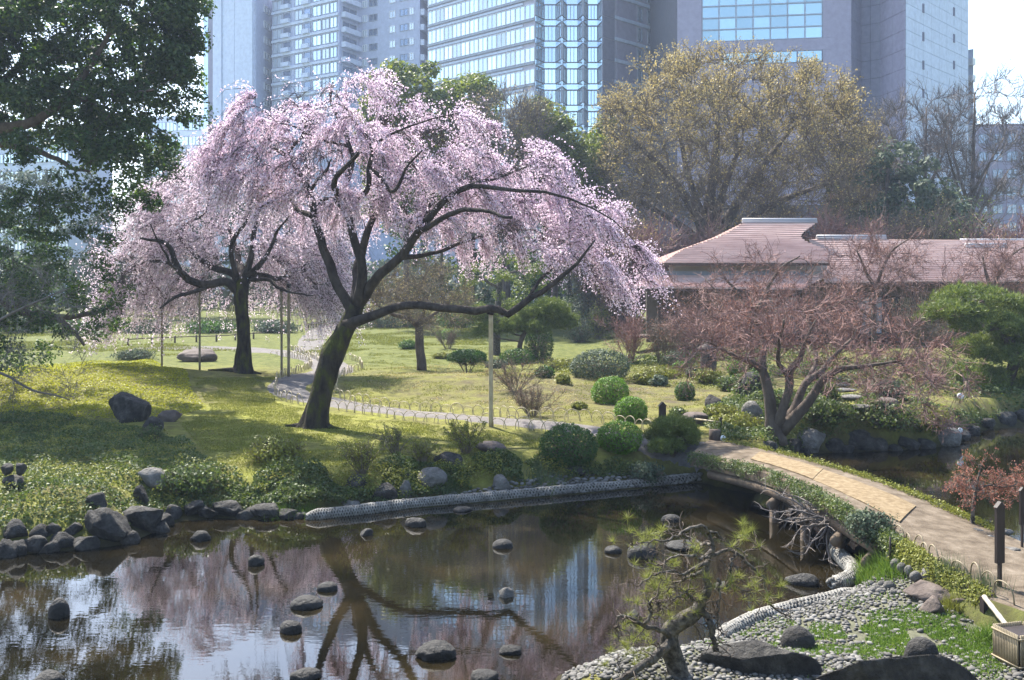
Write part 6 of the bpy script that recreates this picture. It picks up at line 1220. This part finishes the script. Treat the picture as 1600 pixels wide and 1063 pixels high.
# slender pale tower
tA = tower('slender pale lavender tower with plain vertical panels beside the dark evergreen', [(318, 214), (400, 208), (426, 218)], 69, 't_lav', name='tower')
fA = Facade((318, 214), (400, 208))
for x0, x1, m, o in ((319, 327, 'g_blue', .1), (327.5, 336, 't_dark', .5), (337, 350, 't_pale', .9), (350.5, 369, 't_pale', .6), (370.5, 398, 't_pale', .8)): slab_on(tA, 'panel', fA, fA.upx(x0), fA.upx(x1), 10, 69, .0, o, m)
fA2 = Facade((400, 208), (426, 218))
for k in range(14): window(tA, fA2, fA2.L * .62, 66.5 - k * 3.35, 3.4, 1.5, 't_white', 'g_pale', 2)
# apartment tower
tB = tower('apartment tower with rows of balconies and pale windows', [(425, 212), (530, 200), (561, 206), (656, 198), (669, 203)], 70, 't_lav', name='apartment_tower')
fB = Facade((425, 212), (530, 200))
for k in range(9):
    z = 66 - k * 3.05; slab_on(tB, 'floor_band', fB, .1, fB.L - .1, z - 1.55, z - 1.0, .02, .35, 't_pale')
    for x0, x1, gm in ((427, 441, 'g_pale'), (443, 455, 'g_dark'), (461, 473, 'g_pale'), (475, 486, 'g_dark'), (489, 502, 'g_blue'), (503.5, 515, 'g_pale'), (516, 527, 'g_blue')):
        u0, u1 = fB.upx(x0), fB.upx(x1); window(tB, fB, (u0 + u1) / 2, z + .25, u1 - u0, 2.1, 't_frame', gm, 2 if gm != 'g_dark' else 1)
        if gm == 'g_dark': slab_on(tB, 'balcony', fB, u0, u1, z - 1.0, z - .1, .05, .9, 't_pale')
fB2 = Facade((530, 200), (561, 206))
for k in range(9):
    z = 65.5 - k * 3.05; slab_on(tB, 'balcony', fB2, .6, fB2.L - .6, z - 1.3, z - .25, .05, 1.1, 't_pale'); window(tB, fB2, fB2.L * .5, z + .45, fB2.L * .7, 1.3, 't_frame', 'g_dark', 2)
fB3 = Facade((561, 206), (656, 198))
for k in range(9):
    z = 65 - k * 3.05
    for x0, x1, gm, fm in ((567, 574, 'g_pale', 't_white'), (577, 590, 'g_dark', 't_frame'), (609, 618, 'g_pale', 't_white'), (625, 638, 'g_dark', 't_frame'), (640, 647, 'g_pale', 't_white')):
        u0, u1 = fB3.upx(x0), fB3.upx(x1); window(tB, fB3, (u0 + u1) / 2, z, u1 - u0, 1.45, fm, gm, 2)
fB4 = Facade((656, 198), (669, 203))
for k in range(9): slab_on(tB, 'balcony', fB4, .1, fB4.L - .1, 64 - k * 3.05, 65.2 - k * 3.05, .05, .9, 't_pale')
# glass office tower: banded left face, folded glass bays, dark banded right face
bays = [(836, 170), (850, 173), (869, 173), (878, 170), (885, 173), (903, 173), (911, 170), (918, 173), (934, 173), (941, 170)]
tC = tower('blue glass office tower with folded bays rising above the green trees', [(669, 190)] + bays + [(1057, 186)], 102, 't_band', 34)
fC = Facade((669, 190), (836, 170)); pitch = 3.75
for k in range(11):
    z = 59 - k * pitch; slab_on(tC, 'band', fC, .05, fC.L - .05, z - 1.95, z - 1.62, .02, .3, 't_frame'); slab_on(tC, 'band', fC, .05, fC.L * .9, z - 2.55, z - 2.2, .02, .18, 't_pale')
    nW = 12
    for j in range(nW): window(tC, fC, fC.L * (j + .5) / nW, z - .25, fC.L / nW - .06, 2.5, 't_white', 'g_blue' if (j * 7 + k * 3) % 5 else 'g_pale', 2)
for i in range(len(bays) - 1):
    f = Facade(bays[i], bays[i + 1])
    for k in range(15):
        z = 59.5 - k * pitch; gm = 'g_pale' if i % 3 in (0, ) else ('g_blue' if i % 3 == 1 else 'g_pale')
        window(tC, f, f.L / 2, z - .3, f.L - .1, 2.6, 't_frame', gm if i % 3 == 1 else 'g_blue', 3 if f.L > 1.6 else 1); slab_on(tC, 'spandrel', f, .03, f.L - .03, z - 2.6, z - 1.72, .02, .10, 'g_blue')
fD = Facade((941, 170), (1057, 186))
for k in range(9):
    z = 60 - k * pitch; slab_on(tC, 'band', fD, fD.L * .15, fD.L - .05, z - 2.1, z - 1.5, .02, .25, 't_pale'); slab_on(tC, 'band', fD, .05, fD.L * .15 - .03, z - 2.05, z + 1.55, .02, .12, 't_dark')
    for x0, x1, n in ((996, 1003, 1), (1011, 1037, 6)):
        u0, u1 = fD.upx(x0), fD.upx(x1)
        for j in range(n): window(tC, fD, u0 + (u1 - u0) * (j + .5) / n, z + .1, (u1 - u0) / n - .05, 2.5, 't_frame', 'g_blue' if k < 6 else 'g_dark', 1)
    slab_on(tC, 'panel', fD, fD.L * .18, fD.upx(993), z - 1.45, z + 1.55, .02, .08, 't_purple'); slab_on(tC, 'panel', fD, fD.upx(1039), fD.L - .1, z - 1.45, z + 1.55, .02, .08, 't_purple')
# purple stone block
tD = tower('broad purple grey stone office block with a large window grid above the zelkova', [(1058, 150), (1330, 146), (1345, 150), (1376, 148), (1415, 141), (1512, 160)], 80, 't_joint', 30)
fE = Facade((1058, 150), (1330, 146)); pw = fE.L / 9; ph = 2.75; g0, g1 = fE.upx(1097), fE.upx(1285)
zg0 = fE.z((g0 + g1) / 2, 63); zb0, zb1 = fE.z(g1, 97), fE.z(g1, 78)
for i in range(9):
    for k in range(16):
        u0, u1, z0 = i * pw, (i + 1) * pw, 16 + k * ph; uc = (u0 + u1) / 2; z1 = z0 + ph
        if g0 < u1 and u0 < g1 and z1 > zg0: continue
        if g0 < u1 and u0 < g1 and z1 > zb0 - .1 and z0 < zb1 + .1: continue
        slab_on(tD, 'panel', fE, u0 + .03, u1 - .03, z0 + .03, z1 - .03, .0, .12, 't_purple')
# panels beside and between the window openings
for z0, z1 in ((zb1, zg0),): slab_on(tD, 'panel', fE, 3 * 0 + fE.upx(1058) + .05, fE.L - .05, z0 + .02, z1 - .02, .0, .11, 't_purple')
for (u0, u1) in ((.05, g0 - .05), (g1 + .05, fE.L - .05)):
    slab_on(tD, 'panel', fE, u0, u1, zg0, 80, .0, .11, 't_purple'); slab_on(tD, 'panel', fE, u0, u1, zb0 - 2.4, zb1, .0, .105, 't_purple')
slab_on(tD, 'panel', fE, g0, g1, zb0 - 2.4, zb0 - .05, .0, .105, 't_purple')
for i in range(7):
    for k in range(5):
        w = (g1 - g0) / 7; h = 1.78; window(tD, fE, g0 + w * (i + .5), zg0 + h * (k + .5), w, h, 't_frame', 'g_green', 1, .0)
for i in range(4): w = (g1 - fE.upx(1130)) / 4; window(tD, fE, fE.upx(1130) + w * (i + .5), (zb0 + zb1) / 2, w, zb1 - zb0, 't_dark', 'g_green', 1, .0)
slab_on(tD, 'panel', fE, g0, fE.upx(1130) - .05, zb0, zb1, .0, .108, 't_purple')
for a, b, m, n in (((1330, 146), (1345, 150), 't_dark', 1), ((1345, 150), (1376, 148), 't_dark', 2), ((1376, 148), (1415, 141), 't_purple', 2)):
    f = Facade(a, b)
    for i in range(n):
        for k in range(16): slab_on(tD, 'panel', f, f.L * i / n + .03, f.L * (i + 1) / n - .03, 16 + k * ph + .03, 16 + (k + 1) * ph - .03, 0, .1, m)
f = Facade((1415, 141), (1512, 160))
for i in range(8):
    for k in range(24): slab_on(tD, 'panel', f, f.L * i / 8 + .03, f.L * (i + 1) / 8 - .03, 16 + k * 1.9 + .025, 16 + (k + 1) * 1.9 - .025, 0, .1, 't_pale')
for x, k0 in ((1441, 0), (1489, 1)):
    for k in range(8): u = f.upx(x); window(tD, f, u, 24 + k * 4.2 + k0 * 2, .5, 1.3, 't_dark', 'g_dark', 1, .11)
# lower blocks
tF = tower('low grey office block beyond the bare trees at the right', [(1350, 205), (1660, 200)], 36.5, 't_purple', 20, 'office_block'); f = Facade((1350, 205), (1660, 200))
for k in range(6):
    for i in range(14): window(tF, f, f.L * (i + .5) / 14, 33.5 - k * 3.6, f.L / 14 - .8, 1.9, 't_frame', 'g_dark', 2)
tG = tower('pale striped office block glimpsed behind the dark evergreen', [(-60, 190), (108, 184)], 33, 't_pale', 20, 'office_block'); f = Facade((-60, 190), (108, 184))
for k in range(7):
    for i in range(10): window(tG, f, f.L * (i + .5) / 10, 31 - k * 3.3, f.L / 10 - .1, 1.8, 't_frame', 'g_blue', 3)
tH = tower('pale block with stepped balconies beside the purple block', [(1500, 178), (1521, 176)], 46, 't_pale', 12, 'apartment_block'); f = Facade((1500, 178), (1521, 176))
for k in range(6): slab_on(tH, 'balcony', f, .1, f.L + .4, 43 - k * 3, 44.2 - k * 3, .02, 1.0, 't_white')
tI = tower('distant pale blue block between the evergreen and the cherry', [(225, 240), (330, 236)], 44, 't_pale', 20, 'office_block'); f = Facade((225, 240), (330, 236))
for k in range(6):
    for i in range(6): window(tI, f, f.L * (i + .5) / 6, 41.5 - k * 3.6, f.L / 6 - .15, 2.2, 't_frame', 'g_blue', 3)

# ------------------------------------------------------------------ haze: thin spring air over the whole place
hm = bpy.data.materials.new('spring_haze'); hm.use_nodes = True; t = hm.node_tree; t.nodes.clear()
out = t.nodes.new('ShaderNodeOutputMaterial'); pv = t.nodes.new('ShaderNodeVolumePrincipled'); pv.inputs['Color'].default_value = (.62, .76, 1.0, 1); pv.inputs['Density'].default_value = .00044; pv.inputs['Anisotropy'].default_value = .25
t.links.new(pv.outputs[0], out.inputs['Volume'])
mb = MB(); mb.box((0, 1300, 52), (4200, 2900, 109)); hz_o = mb.build('haze', hm, None, False); tag(hz_o, 'thin pale spring haze over garden and city', 'haze', kind='stuff')
